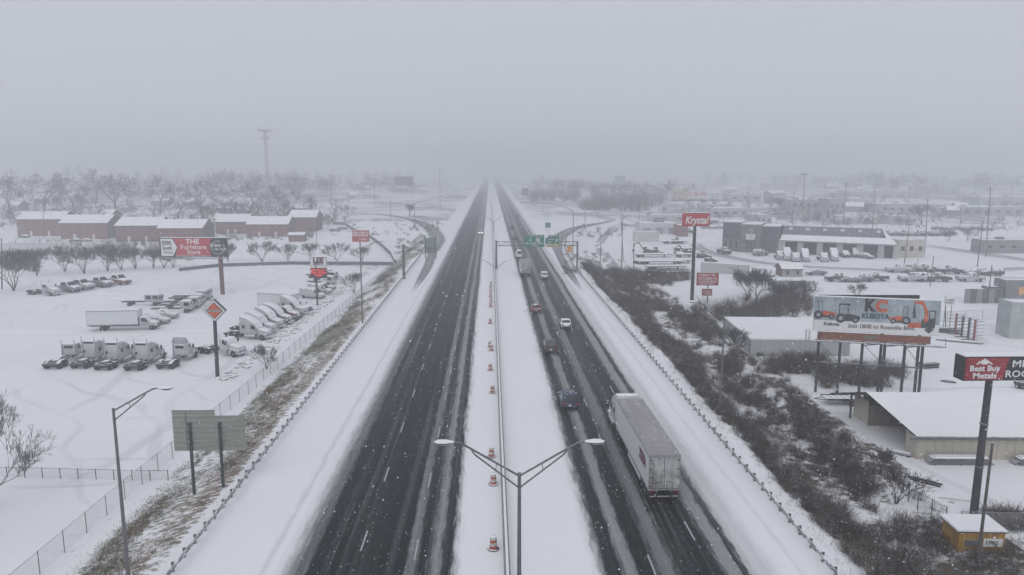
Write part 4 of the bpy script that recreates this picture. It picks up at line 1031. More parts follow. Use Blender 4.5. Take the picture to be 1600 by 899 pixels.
# chain-link fences
M_WIRE = pm('chain_link', (.50, .51, .53), .6, .2, var=.1, scale=20, alpha=.22)
M_FPOST = pm('fence_post', (.17, .18, .19), .6, .3, snow=.8, amount=.5)
def chain_fence(name, label, line, step, h, wire=M_WIRE, post=M_FPOST, r=.035, rail=True):
    o = tag(empty(name), label, 'fence')
    line = [Vector((p[0], p[1], 0)) for p in line]
    out = [line[0].copy()]; i = 1
    while i < len(line):
        d = line[i] - out[-1]
        if d.length < step: i += 1; continue
        q = out[-1] + d.normalized() * step; out.append(q)
    for q in out: q.z = hf(q.x, q.y)
    pmesh = MB().tube((0, 0, -.1), (0, 0, h + .06), r, n=6).mesh('post', post)
    for q in out: link('post', pmesh, o, q)
    for a, b in zip(out, out[1:]):
        MB().add([a + Vector((0, 0, .03)), b + Vector((0, 0, .03)), b + Vector((0, 0, h)), a + Vector((0, 0, h))], [(0, 1, 2, 3)]).build('wire_mesh', wire, o)
        if rail: MB().tube(a + Vector((0, 0, h)), b + Vector((0, 0, h)), .025, n=5).build('top_rail', post, o)
    return o
chain_fence('chain_link_fence', 'long chain-link fence at the foot of the grassy left bank', [(-32.7, 44), (-32.4, 64), (-31.3, 95), (-30.6, 129), (-28.9, 180), (-28.0, 215)], 3.05, 1.8)
chain_fence('cross_fence', 'low dark rail fence crossing the snowy lot on the left', [tuple(G(263, 751)[:2]), tuple(G(-140, 742)[:2])], 1.75, 1.0, M_WIRE, M_POST, .04)
# low wall / guard along the far edge of the lot and rock strip
wl_ = tag(empty('lot_wall'), 'low grey wall along the far edge of the truck lot', 'wall')
M_WALLG = pm('wall_grey', (.10, .11, .12), .8, snow=.8, amount=.5, var=.25)
for (a, b) in (((280, 424), (345, 417)), ((345, 417), (455, 413.5)), ((455, 413.5), (614, 414.5))):
    A, B = G(*a), G(*b); d = B - A; n = int(d.length / 4)
    for i in range(n):
        c = A + d * ((i + .5) / n)
        s = MB().box((0, 0, .5), (d.length / n - .03, .3, 1.0)).build('wall_section', M_WALLG, wl_, c, (0, 0, math.atan2(d.y, d.x)))
        MB().box((0, 0, 1.04), (d.length / n - .03, .34, .1)).build('snow_cap', M_CAP, s)
M_ROCK = pm('rock', (.16, .155, .15), .9, var=.4, snow=.45, amount=.55)
rk = tag(empty('rock_strip'), 'strip of snowy rocks between the parked tractors and the fence', 'rocks')
rocks = []
for i in range(4):
    rr = random.Random(i); bm = bmesh.new(); bmesh.ops.create_icosphere(bm, subdivisions=1, radius=.5)
    for v in bm.verts: v.co *= rr.uniform(.7, 1.2); v.co.z *= .6
    me = bpy.data.meshes.new('rock'); bm.to_mesh(me); bm.free(); me.materials.append(M_ROCK); rocks.append(me)
for i in range(290):
    t = random.random(); A, B = G(348, 596), G(590, 412); c = A.lerp(B, t) + Vector((random.gauss(0, .55), random.gauss(0, .4), 0))
    s = random.uniform(.45, 1.25); link('rock', random.choice(rocks), rk, (c.x, c.y, hf(c.x, c.y)), (0, 0, random.uniform(0, 6)), (s, s, s))
rw = tag(empty('ramp_wall'), 'dark low retaining wall curving beside the entry ramp', 'wall')
rwp = [G(*q) for q in [(508, 334), (522, 345), (540, 352), (548, 358), (580, 373), (596, 385), (610, 398), (618, 412)]]
for a, b in zip(rwp, rwp[1:]):
    d = b - a
    MB().box((0, 0, .7), (d.length, .4, 1.4)).box((0, 0, 1.44), (d.length, .5, .1), m=1).build('wall_section', [M_WALLG, M_CAP], rw, (a + b) / 2, (0, 0, math.atan2(d.y, d.x)))

# ------------------------------------------------------------------ street lamps
M_LPOLE = pm('lamp_aluminium', (.16, .165, .17), .45, .5, var=.15, snow=.8, amount=.5)
M_LENS = pm('lamp_lens', (.25, .25, .25), .2)
def lamp(name, label, loc, h, arms, reach=3.6, rise=1.6, rb=.14):
    """a tapered pole with truss arms at the angles given, each with a cobra head"""
    o = tag(empty(name, loc), label, 'street lamp', 'highway street lamps')
    MB().tube((0, 0, 0), (0, 0, h), rb, rb * .62, 10).tube((0, 0, 0), (0, 0, .25), rb * 1.9, n=8).lathe([(rb * .8, h), (rb * .5, h + .12)], 8).build('pole', M_LPOLE, o, smooth_angle=40)
    for ang in arms:
        c, s = math.cos(ang), math.sin(ang)
        P = lambda r, z: (c * r, s * r, h + z)
        a = MB()
        a.path([P(0, -.1), P(reach * .72, rise * .78), P(reach * .88, rise * .96), P(reach, rise)], .058)
        a.path([P(0, -.75), P(reach * .68, rise * .62), P(reach * .72, rise * .75)], .046)
        a.tube(P(reach * .35, rise * .3 + .02), P(reach * .36, rise * .05 + .07), .02)
        a.build('arm', M_LPOLE, o)
        hd = MB(); n = 8; prof = [(0, .05, .05), (.15, .12, .09), (.45, .2, .14), (.8, .19, .14), (1.0, .06, .06)]
        vs = []
        for x, w, t in prof:
            for i in range(n):
                q = 2 * math.pi * i / n; r = reach + x - .05
                vs.append((c * r - s * w * math.cos(q), s * r + c * w * math.cos(q), h + rise + t * math.sin(q) * (1 if math.sin(q) > 0 else .8)))
        fs = [(j * n + i, j * n + (i + 1) % n, (j + 1) * n + (i + 1) % n, (j + 1) * n + i) for j in range(len(prof) - 1) for i in range(n)] + [tuple(range(n - 1, -1, -1)), tuple(range(n * 4, n * 5))]
        H_ = hd.add(vs, fs).build('lamp_head', pm('lamp_head_grey', (.20, .205, .21), .5, .3, snow=.35, amount=.62), o, smooth_angle=50)
        MB().box((c * (reach + .55), s * (reach + .55), h + rise - .11), (.4, .26, .05), ang).build('lens', M_LENS, H_)
    return o
def lamp_at(label, base, top, arms, name='street_lamp', reach=3.6, rise=1.6, rb=.14):
    z = onY(top[0], top[1], base.y).z
    return lamp(name, label, base, z - base.z, arms, reach, rise, rb)
Y0 = 35.5; t_ = onY(813, 741, Y0)
lamp('double_street_lamp', 'tall twin-arm street lamp on the median in front of everything', (t_.x - .05, Y0, .0), t_.z, [R(180), R(-2)], 3.35, 1.75)
lamp_at('twin-arm street lamp on the median by the first far drums', Vector((1.45, 196, 0)), (777, 417), [R(180), 0], 'double_street_lamp', 3.4, 1.8, .14)
lamp_at('hazy twin-arm street lamp on the median above the green signs', Vector((1.45, 318, 0)), (771, 346), [R(180), 0], 'double_street_lamp', 4.0, 2.2, .14)
b_ = G(201, 905); lamp_at('single-arm street lamp in front of the snowy lot at the lower left', Vector((b_.x, b_.y, b_.z)), (178, 640), [R(4)], reach=2.9, rise=1.35)
b_ = G(1122, 662); lamp_at('single-arm street lamp rising out of the ditch thicket', Vector((26.8, 82, hf(26.8, 82))), (1131, 498), [R(172)], reach=3.2, rise=1.9)
b_ = Vector((-22.6, 128, -.3)); lamp_at('thin grey street lamp standing on the left bank beyond the fence bend', b_, (562, 388), [0], reach=3.2, rise=1.2)
for i, (bx, by, tx, ty, lb) in enumerate([(648, 355, 646, 318, 'hazy street lamp inside the left ramp curve'), (895, 398, 893, 330, 'hazy thin lamp at the inner edge of the exit ramp'), (971, 420, 969, 340, 'thin pole by the side lane at the yard'), (848, 331, 848, 275, 'hazy lamp right of the far highway'), (688, 328, 687, 264, 'tall hazy lamp left of the far highway')]):
    lamp_at(lb, G(bx, by), (tx, ty), [R(160)] if i % 2 else [0], reach=2.5, rise=1.0, rb=.16)

# ------------------------------------------------------------------ signs
M_SRED = pm('sign_red', (.42, .045, .055), .5, var=.08)
M_SWHITE = pm('sign_white', (.68, .68, .68), .5, var=.05)
M_SBLACK = pm('sign_black', (.02, .023, .026), .5, var=.1)
M_SGREEN = pm('sign_green', (.012, .16, .11), .5, var=.1)
M_SYEL = pm('sign_yellow', (.55, .46, .22), .5, var=.1)
M_SORANGE = pm('sign_orange', (.62, .28, .06), .5, var=.1)
M_SBROWN = pm('billboard_skirt', (.19, .075, .045), .7, var=.2)
M_PBROWN = pm('brown_steel_post', (.13, .075, .065), .7, var=.25, snow=.8, amount=.5)
M_PDARK = pm('dark_steel_post', (.035, .035, .04), .6, var=.25, snow=.85, amount=.5)
M_PGREY = pm('grey_steel_post', (.13, .135, .14), .6, .3, var=.2, snow=.85, amount=.5)
def panel(parent, x0, z0, x1, z1, mat, d=.25, name='panel', y=0., cap=True, frame=None):
    o = MB().box(((x0 + x1) / 2, y, (z0 + z1) / 2), (x1 - x0, d, z1 - z0)).build(name, mat, parent, bevel=.015)
    if frame:
        f = MB(); t = max(.05, (z1 - z0) * .035)
        for a, b, c, e in ((x0, z0, x1, z0 + t), (x0, z1 - t, x1, z1), (x0, z0 + t, x0 + t, z1 - t), (x1 - t, z0 + t, x1, z1 - t)):
            f.box(((a + c) / 2, y - d / 2 - .02, (b + e) / 2), (c - a, .05, e - b))
        f.build('frame', frame, parent)
    if cap: MB().box(((x0 + x1) / 2, y, z1 + .05), (x1 - x0 - .04, d - .03, .1), top=(.97, .6)).build('snow_cap', M_CAP, parent)
    return o
def scribble(parent, x0, x1, z, h, mat, y, seed=1, name='lettering'):
    """a line of lettering too small to read in the photograph: uneven strokes"""
    rr = random.Random(seed); m = MB(); x = x0
    while x < x1 - h * .3:
        if rr.random() < .16: x += h * .35; continue
        w_ = h * rr.uniform(.4, .62); t = h * .15
        m.box((x + t / 2, y, z), (t, .02, h * rr.uniform(.8, 1)))
        if rr.random() < .7: m.box((x + w_ - t / 2, y, z + rr.uniform(-.1, .1) * h), (t, .02, h * rr.uniform(.5, .9)))
        for q in rr.sample((-.42, 0, .42), rr.choice((1, 2))): m.box((x + w_ / 2, y - .002, z + q * h), (w_ * .8, .02, t * .9))
        x += w_ + h * .14
    return m.build(name, mat, parent)
def rect_on(px0, py0, px1, py1, base, rz=0):
    """a sign face given in photo pixels, as local x/z bounds of a thing based at base"""
    a, b = onY(px0, py0, base.y), onY(px1, py1, base.y)
    return a.x - base.x, b.z - base.z, b.x - base.x, a.z - base.z
# 1 furniture billboard
B = G(348, 460); S = empty('billboard', B, R(-3)); tag(S, 'wide red, white and dark billboard for a furniture store on one brown post', 'billboard')
x0, z0, x1, z1 = rect_on(247, 372, 357, 402, B)
MB().tube((0, 0, 0), (0, 0, z0 + .3), .5, n=10).build('post', M_PBROWN, S, smooth_angle=40)
w = x1 - x0
panel(S, x0, z0, x1, z1, M_SBLACK, .5)
MB().box(((x0 + x1) / 2 + .4, -.45, z0 - .25), (w - 1.5, 1.1, .12)).build('catwalk', M_POST, S)
f = MB(); y = -.28
f.plate([(x0 + w * .02, z0 + .25), (x0 + w * .19, z0 + .25), (x0 + w * .26, (z0 + z1) / 2), (x0 + w * .19, z1 - .25), (x0 + w * .02, z1 - .25)], y, .02, 0)
f.build('white_arrow', M_SWHITE, S)
f = MB().plate([(x0 + w * .22, z0 + .35), (x0 + w * .76, z0 + .35), (x0 + w * .73, (z0 + z1) / 2), (x0 + w * .77, z1 - .12), (x0 + w * .20, z1 - .12), (x0 + w * .275, (z0 + z1) / 2)], y, .02); f.build('red_field', M_SRED, S)
h = z1 - z0
text('THE', S, (x0 + w * .49, y - .04, z0 + h * .80), h * .34, M_SWHITE, w * .2, bold=.03)
text('Furniture', S, (x0 + w * .50, y - .04, z0 + h * .52), h * .34, M_SWHITE, w * .38)
text('Store', S, (x0 + w * .50, y - .04, z0 + h * .26), h * .34, M_SWHITE, w * .2)
text('5090', S, (x0 + w * .105, y - .04, z0 + h * .72), h * .3, M_SBLACK, w * .14, bold=.03)
text('South', S, (x0 + w * .11, y - .04, z0 + h * .47), h * .26, M_SBLACK, w * .14, bold=.03)
text('Terrace', S, (x0 + w * .12, y - .04, z0 + h * .25), h * .2, M_SBLACK, w * .14)
scribble(S, x0 + w * .24, x0 + w * .75, z0 + h * .055, h * .085, M_SWHITE, y - .03, 3)
rg = MB(); cx, cz = x0 + w * .86, z0 + h * .5; n = 22
for i in range(n):
    if i in (2, 3, 13): continue
    a, b = 6.283 * i / n, 6.283 * (i + .8) / n
    rg.plate([(cx + r * h * math.cos(t), cz + r * h * math.sin(t)) for r, t in ((.32, a), (.35, a), (.35, b), (.32, b))][::-1], y, .02)
rg.build('ring_emblem', M_SWHITE, S)
scribble(S, cx - h * .38, cx + h * .22, cz + h * .12, h * .17, M_SWHITE, y - .03, 4); scribble(S, cx - h * .2, cx + h * .42, cz - h * .08, h * .12, M_SWHITE, y - .03, 5)
# 2 diamond sign
B = G(340, 590); S = tag(empty('diamond_sign', B), 'diamond-shaped orange and white dealer sign on a dark post', 'sign')
c = onY(336, 485, B.y) - B; q = 17.5 / 1150 * (B.y + 3) 
MB().tube((0, 0, 0), (c.x * .5, 0, c.z - q * .7), .28, .24, 10).build('post', M_PDARK, S, smooth_angle=40)
def diamond(r, y, m, t=.05, nm='panel'):
    return MB().plate([(c.x - r, c.z), (c.x, c.z - r), (c.x + r, c.z), (c.x, c.z + r)], y, t).build(nm, m, S)
diamond(q, .2, M_SBLACK, .5); diamond(q * .93, -.31, M_SWHITE, .02, 'white_border'); diamond(q * .76, -.335, M_SBLACK, .02, 'dark_border')
diamond(q * .68, -.36, pm('emblem_orange', (.50, .10, .04), .5), .02, 'orange_diamond')
MB().box((c.x, -.4, c.z), (q * 1.2, .03, q * .2)).build('name_band', pm('band_grey', (.42, .40, .38), .5), S)
text('INTERNATIONAL', S, (c.x, -.43, c.z), q * .15, M_SBLACK, q * 1.1, bold=.02)
# 3 dealer name and message board
B = G(496, 477); S = tag(empty('dealer_sign', B), 'white dealer name sign above a glowing red message board on a dark post', 'sign')
x0, z0, x1, z1 = rect_on(484, 402, 511, 416, B)
a0, c0, a1, c1 = rect_on(485, 418.5, 511, 434, B)
MB().tube((0, .05, 0), (0, .05, z0 + .1), .2, n=8).build('post', M_PDARK, S)
panel(S, x0, z0, x1, z1, M_SWHITE, .4, frame=M_SBLACK); panel(S, a0, c0, a1, c1, M_SBLACK, .4, 'message_board')
text('LEE', S, ((x0 + x1) / 2, -.26, z0 + (z1 - z0) * .64), 1.5, pm('lee_maroon', (.12, .02, .03), .5), (x1 - x0) * .62, bold=.05)
text('SMITH', S, ((x0 + x1) / 2, -.26, z0 + (z1 - z0) * .27), .8, M_SBLACK, (x1 - x0) * .58, bold=.03)
M_LED = pm('red_led', (.5, .02, .02), .5, emit=((1, .05, .04), 1.1))
for i, (u, v) in enumerate(((.04, .96), (.03, .97), (.25, .75))):
    scribble(S, a0 + (a1 - a0) * u, a0 + (a1 - a0) * v, c0 + (c1 - c0) * (.78 - .26 * i), (c1 - c0) * .21, M_LED, -.22, 7 + i, 'message_line')
# 4 red truck brand sign
B = G(564, 422); S = tag(empty('red_pole_sign', B), 'small red sign with pale lettering on a thin pole left of the ramp', 'sign')
x0, z0, x1, z1 = rect_on(550, 360, 577, 378, B)
MB().tube((0, 0, 0), (0, 0, z0 + .1), .2, n=8).build('post', M_PGREY, S)
panel(S, x0, z0, x1, z1, pm('faded_red', (.36, .055, .05), .5), .5)
text('ISUZU', S, ((x0 + x1) / 2, -.29, z0 + (z1 - z0) * .66), 1.7, M_SWHITE, (x1 - x0) * .9, bold=.03); text('Trucks', S, ((x0 + x1) / 2 + .6, -.29, z0 + (z1 - z0) * .25), 1.0, M_SWHITE, (x1 - x0) * .45)
# 5 tall restaurant sign
B = G(1081, 471); S = tag(empty('tall_pole_sign', B), 'rounded red restaurant sign with white script on a very tall dark pole', 'sign')
x0, z0, x1, z1 = rect_on(1066, 333, 1109, 354, B)
MB().tube((0, 0, 0), (0, 0, z0 + .1), .42, .34, 10).build('pole', M_PDARK, S, smooth_angle=40)
MB().box(((x0 + x1) / 2, 0, (z0 + z1) / 2), (x1 - x0, .6, z1 - z0)).build('panel', M_SRED, S, bevel=.3)
text('Krystal', S, ((x0 + x1) / 2, -.34, (z0 + z1) / 2 - .15), 2.2, M_SWHITE, (x1 - x0) * .84, bold=.03, shear=.25)
MB().box(((x0 + x1) / 2, 0, z1 + .06), (x1 - x0 - .7, .5, .14)).build('snow_cap', M_CAP, S)
# 6 red yard signs
B = G(1105, 474); S = tag(empty('yard_sign', B), 'red metal-yard sign of two boards, a big one over a small one', 'sign')
x0, z0, x1, z1 = rect_on(1089, 426, 1122, 446, B); a0, c0, a1, c1 = rect_on(1097, 451.5, 1112, 462, B)
MB().tube((0, .05, 0), (0, .05, z0 + .1), .13, n=8).build('post', M_PDARK, S)
panel(S, x0, z0, x1, z1, pm('yard_red', (.34, .05, .06), .5), .3, frame=M_SBLACK); panel(S, a0, c0, a1, c1, pm('yard_red_small', (.26, .06, .07), .5), .3, 'small_board', frame=M_SBLACK)
for i, (u, v, hh_) in enumerate(((.08, .92, .2), (.08, .92, .2), (.05, .95, .15), (.2, .8, .11))):
    scribble(S, x0 + (x1 - x0) * u, x0 + (x1 - x0) * v, z1 - (z1 - z0) * (.2, .47, .7, .87)[i], (z1 - z0) * hh_, M_SWHITE, -.18, 20 + i)
for i in range(2): scribble(S, a0 + (a1 - a0) * .15, a0 + (a1 - a0) * .85, c1 - (c1 - c0) * (.35 + .35 * i), (c1 - c0) * .2, M_SWHITE, -.18, 30 + i)
# 7 metal roofing sign on a leaning dark pole
B = G(1521, 806); S = tag(empty('roofing_sign', B), 'black and red metal roofing sign on a thick dark pole at the right edge', 'sign')
x0, z0, x1, z1 = rect_on(1500, 555, 1642, 591, B)
w, h = x1 - x0, z1 - z0; y = -.72
MB().tube((0, 0, 0), ((x0 + x1) * .0 + .1, 0, z0 + .1), .33, .27, 12).build('pole', M_PDARK, S, smooth_angle=40)
for cz_ in (4.4, 8.2): MB().lathe([(.35, 0), (.35, .12)], 12, c=(.05, 0, cz_)).build('pole_collar', M_PGREY, S)
MB().box(((x0 + x1) / 2, 0, (z0 + z1) / 2), (w, 1.3, h)).build('panel', M_SBLACK, S, bevel=.03)
MB().box(((x0 + x1) / 2, 0, z1 + .05), (w - .1, 1.2, .09)).build('snow_cap', M_CAP, S)
M_DRED = pm('deep_red', (.27, .02, .03), .5, var=.15)
MB().plate([(x0 + .12, z0 + .1), (x0 + w * .42, z0 + .1), (x0 + w * .47, z1 - .1), (x0 + .12, z1 - .1)], -.655, .02).build('red_field', M_DRED, S)
cx = x0 + w * .21
MB().plate([(cx - .75, z1 - .62), (cx, z1 - .12), (cx + .75, z1 - .62), (cx + .55, z1 - .62), (cx + .28, z1 - .45), (cx + .28, z1 - .62), (cx - .28, z1 - .62), (cx - .28, z1 - .45), (cx - .55, z1 - .62)], -.69, .02).build('roof_emblem', M_SWHITE, S)
text('Best Buy', S, (cx + .05, y, z0 + h * .52), .66, M_SWHITE, w * .32, bold=.03); text('Metals', S, (cx + .1, y, z0 + h * .22), .66, M_SWHITE, w * .25, bold=.03)
text('METAL', S, (x0 + w * .70, y, z0 + h * .70), .8, M_SWHITE, w * .4, bold=.02); text('ROOFING', S, (x0 + w * .70, y, z0 + h * .28), .8, M_SWHITE, w * .52, bold=.02)
# 8 long billboard on steel legs (an open V of two faces)
BL, BR = G(1283, 614), G(1424, 612)
S = empty('long_billboard', (0, 0, 0)); tag(S, 'long billboard with pictures of orange tractors standing on a row of steel legs', 'billboard')
A_ = onY(1270, 516, BL.y + .5); ang = R(-15); Lb = 14.9; Hb = 4.55
S.location = A_; S.rotation_euler = (0, 0, ang)
def g_local(x, y):
    X, Y = A_.x + x * math.cos(ang) - y * math.sin(ang), A_.y + x * math.sin(ang) + y * math.cos(ang); return hf(X, Y) - A_.z
panel(S, 0, 0, Lb, Hb, pm('billboard_picture', (.30, .35, .38), .5, var=.3, scale=.35), .22, cap=True)
MB().box((Lb / 2, -.115, Hb * .16), (Lb - .05, .012, Hb * .3)).build('white_strip', M_SWHITE, S)
for k in range(1, 6): MB().box((Lb * k / 6, -.112, Hb / 2), (.03, .008, Hb)).build('panel_seam', M_PGREY, S)
MB().box((Lb * .49, -.02, -.62), (Lb * .9, .16, .95)).build('skirt_board', M_SBROWN, S)
MB().box((Lb * .47, -.12, -.62), (1.7, .06, .5)).build('owner_plate', pm('olive_plate', (.13, .13, .09), .6), S)
for k in range(7): MB().box((Lb * (.06 + k * .147), 0, -.62), (.06, .26, 1.0)).build('skirt_batten', M_PDARK, S) if k in (0, 6) else None
# second face behind, opening to the back
M_BACK = pm('billboard_back', (.035, .033, .033), .8, var=.3)
bk = MB(); 
bk.add([(.4, .3, 0), (Lb - 1.6, 3.2, 0), (Lb - 1.6, 3.2, Hb + .1), (.4, .3, Hb + .1), (.4, .45, 0), (Lb - 1.6, 3.35, 0), (Lb - 1.6, 3.35, Hb + .1), (.4, .45, Hb + .1)], [(0, 1, 2, 3), (7, 6, 5, 4), (3, 2, 6, 7), (0, 4, 5, 1), (1, 5, 6, 2), (0, 3, 7, 4)])
bk.build('rear_face', M_BACK, S)
for i in range(8):
    t = (i + .5) / 8; x = .4 + (Lb - 2.0) * t; yy = .3 + 2.9 * t
    MB().box((x, yy - .05, Hb / 2), (.1, .14, Hb)).build('rear_stringer', M_PDARK, S)
for i, fx in enumerate((.06, .24, .42, .60, .76, .90)):
    for yy in ((.45,) if i < 2 else (.45, 2.2)):
        if yy > 1 and i in (2, 4): continue
        MB().box((Lb * fx, yy, (g_local(Lb * fx, yy) - .3 - .6) / 2), (.3, .3, abs(g_local(Lb * fx, yy)) + .0)).build('leg', M_PDARK, S)
for zz in (-1.35, -4.4): MB().box((Lb * .48, .45, zz), (Lb * .9, .14, .18)).build('cross_beam', M_PGREY if zz < -2 else M_PDARK, S)
for fx, fy in ((.06, .24), (.42, .60), (.76, .90)):
    MB().tube((Lb * fx, .3, -1.6), (Lb * fy, .3, -4.3), .04).build('brace', M_PGREY, S); 
for fx in (.42, .58, .74): MB().box((Lb * fx + .9, -.35, -1.5), (2.0, .1, .12), .5).build('strut', M_PDARK, S)
MB().box((Lb / 2, -.75, -1.22), (Lb + 1.2, .9, .06)).build('catwalk', M_PGREY, S)
rl = MB(); rl.tube((-1.0, -1.15, -1.2), (Lb + .7, -1.15, -1.2), .03)
for x in (-.9, -.5): rl.tube((x, -1.15, -1.2), (x, -1.15, .2), .03).tube((x, -.35, -1.2), (x, -.35, .2), .03)
rl.tube((-.9, -1.15, .2), (-.9, -.35, .2), .03).tube((Lb + .6, -1.1, -1.2), (Lb + .6, -1.1, -.2), .03).tube((Lb + .6, -1.1, -.2), (Lb + .6, -.3, -.2), .03); rl.build('catwalk_rail', M_PGREY, S)
for x in (2.5, 6.5, 10.5, 14.5): MB().tube((x, -.3, -1.2), (x, -1.9, -1.0), .03).box((x, -1.95, -.98), (.5, .3, .14)).build('flood_light', M_PGREY, S)
M_TOR = pm('print_orange', (.50, .10, .035), .5, var=.25, scale=4); M_TDK = pm('print_dark', (.045, .05, .055), .5, var=.4, scale=4); M_TGR = pm('print_grey', (.28, .32, .33), .5, var=.3, scale=3)
def pic(nm, shapes):
    """a flat printed picture made of a few cut shapes"""
    o = None
    for k, (mat, pts) in enumerate(shapes):
        m = MB().plate(pts, -.125 - .008 * k, .006)
        if o is None: o = m.build(nm, mat, S)
        else: m.build('print_layer', mat, o)
def disc(cx, cz, r, n=12): return [(cx + r * math.cos(6.283 * i / n), cz + r * math.sin(6.283 * i / n)) for i in range(n)]
def rectp(a, b, c, d): return [(a, b), (c, b), (c, d), (a, d)]
def tractor_pic(x, z, s, body, flip=1, cab=True):
    F = lambda pts: [(x + px * s * flip, z + pz * s) for px, pz in (pts if flip > 0 else pts[::-1])]
    sh = [(M_TDK, F(rectp(-1.0, .2, 1.3, .55))), (body, F([(-.2, .5), (1.5, .45), (1.5, .9), (.2, 1.15), (-.2, 1.1)])), (M_TDK, F(disc(-.7, .55, .6))), (M_TGR, F(disc(-.7, .55, .28))), (M_TDK, F(disc(1.0, .38, .38))), (M_TGR, F(disc(1.0, .38, .17)))]
    if cab: sh += [(M_TDK, F(rectp(-.95, 1.0, -.85, 2.3))), (M_TDK, F(rectp(.05, 1.0, .15, 2.3))), (M_TDK, F(rectp(-1.0, 2.25, .3, 2.42)))]
    else: sh += [(M_TDK, F(rectp(-.8, 1.0, -.74, 2.5))), (M_TDK, F(rectp(-.3, 1.0, -.24, 2.5))), (M_TDK, F(rectp(-.8, 2.44, -.24, 2.52)))]
    pic('tractor_picture', sh)
tractor_pic(1.2, 1.6, .95, M_TOR, cab=False); tractor_pic(4.0, 1.2, 1.05, M_TDK); tractor_pic(10.4, 1.35, .9, M_TOR, -1, False)
X = 12.5; Z = 1.15
pic('excavator_picture', [(M_TOR, rectp(X - 1.2, Z - .2, X + .9, Z + .45)), (M_TDK, rectp(X + .3, Z - .2, X + 1.9, Z + .9)), (M_TDK, rectp(X + 1.1, Z + .9, X + 1.9, Z + 2.1)), (M_TGR, rectp(X + 1.2, Z + 1.1, X + 1.75, Z + 1.95)),
    (M_TOR, [(X + .55, Z + .6), (X + 1.0, Z + .6), (X + 1.0, Z + 2.0), (X + .35, Z + 3.25), (X - .6, Z + 3.3), (X - .6, Z + 2.95), (X + .2, Z + 2.85), (X + .6, Z + 1.9)]), (M_TDK, [(X - .75, Z + 1.1), (X - .3, Z + 1.0), (X - .4, Z + 1.5), (X - .65, Z + 3.1), (X - .8, Z + 1.6)])])
text('K', S, (6.6, -.15, 3.55), 2.1, M_SBLACK, 1.35, bold=.06); text('C', S, (8.0, -.15, 3.5), 2.1, M_TOR, 1.45, bold=.06)
text('KUBOTA', S, (7.4, -.15, 2.2), .85, pm('print_teal', (.03, .08, .10), .5), 3.3, bold=.05)
text('Kubota', S, (2.2, -.15, .95), .6, M_SBLACK, 1.9, bold=.03); text('Exit 180B to Rossville Blvd.', S, (8.2, -.15, .82), .75, M_TDK, 7.9, bold=.01)
MB().plate([(13.2, .75), (13.75, .25), (14.3, .75), (13.75, 1.25)], -.13, .01).build('diamond_emblem', M_TDK, S)
# 9 the back of a highway sign
BA, BB = G(305, 771), G(359, 749); Yb = (BA.y + BB.y) / 2
S = tag(empty('highway_sign_back', Vector((BA.x, BA.y, BA.z)), 0), 'back of a stepped highway sign of grey boards on two dark posts', 'sign')
o = Vector((BA.x, BA.y, BA.z)); M_ALU = pm('weathered_aluminium', (.27, .28, .25), .6, .3, var=.12, stretch=(.2, 1, 6))
sk = math.atan2(BB.y - BA.y, BB.x - BA.x); S.rotation_euler = (0, 0, 0)
c0_ = onY(273, 705, BA.y) - o; c1_ = onY(381, 640, BA.y) - o; xm = (onY(335, 640, BA.y) - o).x; zl = (onY(382, 649, BA.y) - o).z
n = 7; hh = (zl - c0_.z) / n
for i in range(n + 1):
    xa, xb = (c0_.x, c1_.x) if i < n else (c0_.x, xm)
    zt = c0_.z + hh * i; h2 = hh if i < n else (c1_.z - zl)
    MB().box(((xa + xb) / 2, 0, zt + h2 / 2), (xb - xa, .05, h2 - .03)).box(((xa + xb) / 2, -.05, zt + h2 - .05), (xb - xa, .07, .05)).build('back_board', M_ALU, S)
for k, bb in enumerate((BA, BB)):
    xx = bb.x - o.x; zz = hf(bb.x, o.y) - o.z
    MB().box((xx, -.16, (zz - .1 + zl - .6) / 2), (.2, .2, zl - .6 - zz + .1)).build('post', pm('green_steel_post', (.035, .055, .055), .6, .2), S)
    MB().box((xx - (.35 if k == 0 else -.1), -.1, (c0_.z + zl) / 2 + .2), (.07, .06, zl - c0_.z + .3)).build('stiffener', M_ALU, S) if k == 0 else None
# 10 sign gantry over the right carriageway
Yg = at(902, 420, 0).y
S = tag(empty('sign_gantry', (0, Yg, 0)), 'steel gantry carrying green exit signs over the right carriageway', 'sign gantry')
xl, xr = 1.6, onY(902, 400, Yg).x; zb, zt = onY(840, 384, Yg).z, onY(840, 378, Yg).z
MB().tube((xr, 0, hf(xr, Yg)), (xr, 0, onY(902, 377, Yg).z), .28, .24, 10).build('upright', M_PGREY, S, smooth_angle=40)
MB().tube((xl, 0, 0), (xl, 0, zt + .4), .28, .24, 10).build('upright', M_PGREY, S, smooth_angle=40)
for y in (-.4, .4):
    for z in (zb, zt): MB().tube((xl, y, z), (xr, y, z), .07).build('chord', M_PGREY, S)
tr_ = MB(); nn = 16
for i in range(nn):
    a, b = xl + (xr - xl) * i / nn, xl + (xr - xl) * (i + 1) / nn
    tr_.tube((a, -.4, zb if i % 2 else zt), (b, -.4, zt if i % 2 else zb), .035).tube((a, .4, zb if i % 2 else zt), (b, .4, zt if i % 2 else zb), .035)
tr_.build('truss_web', M_PGREY, S)
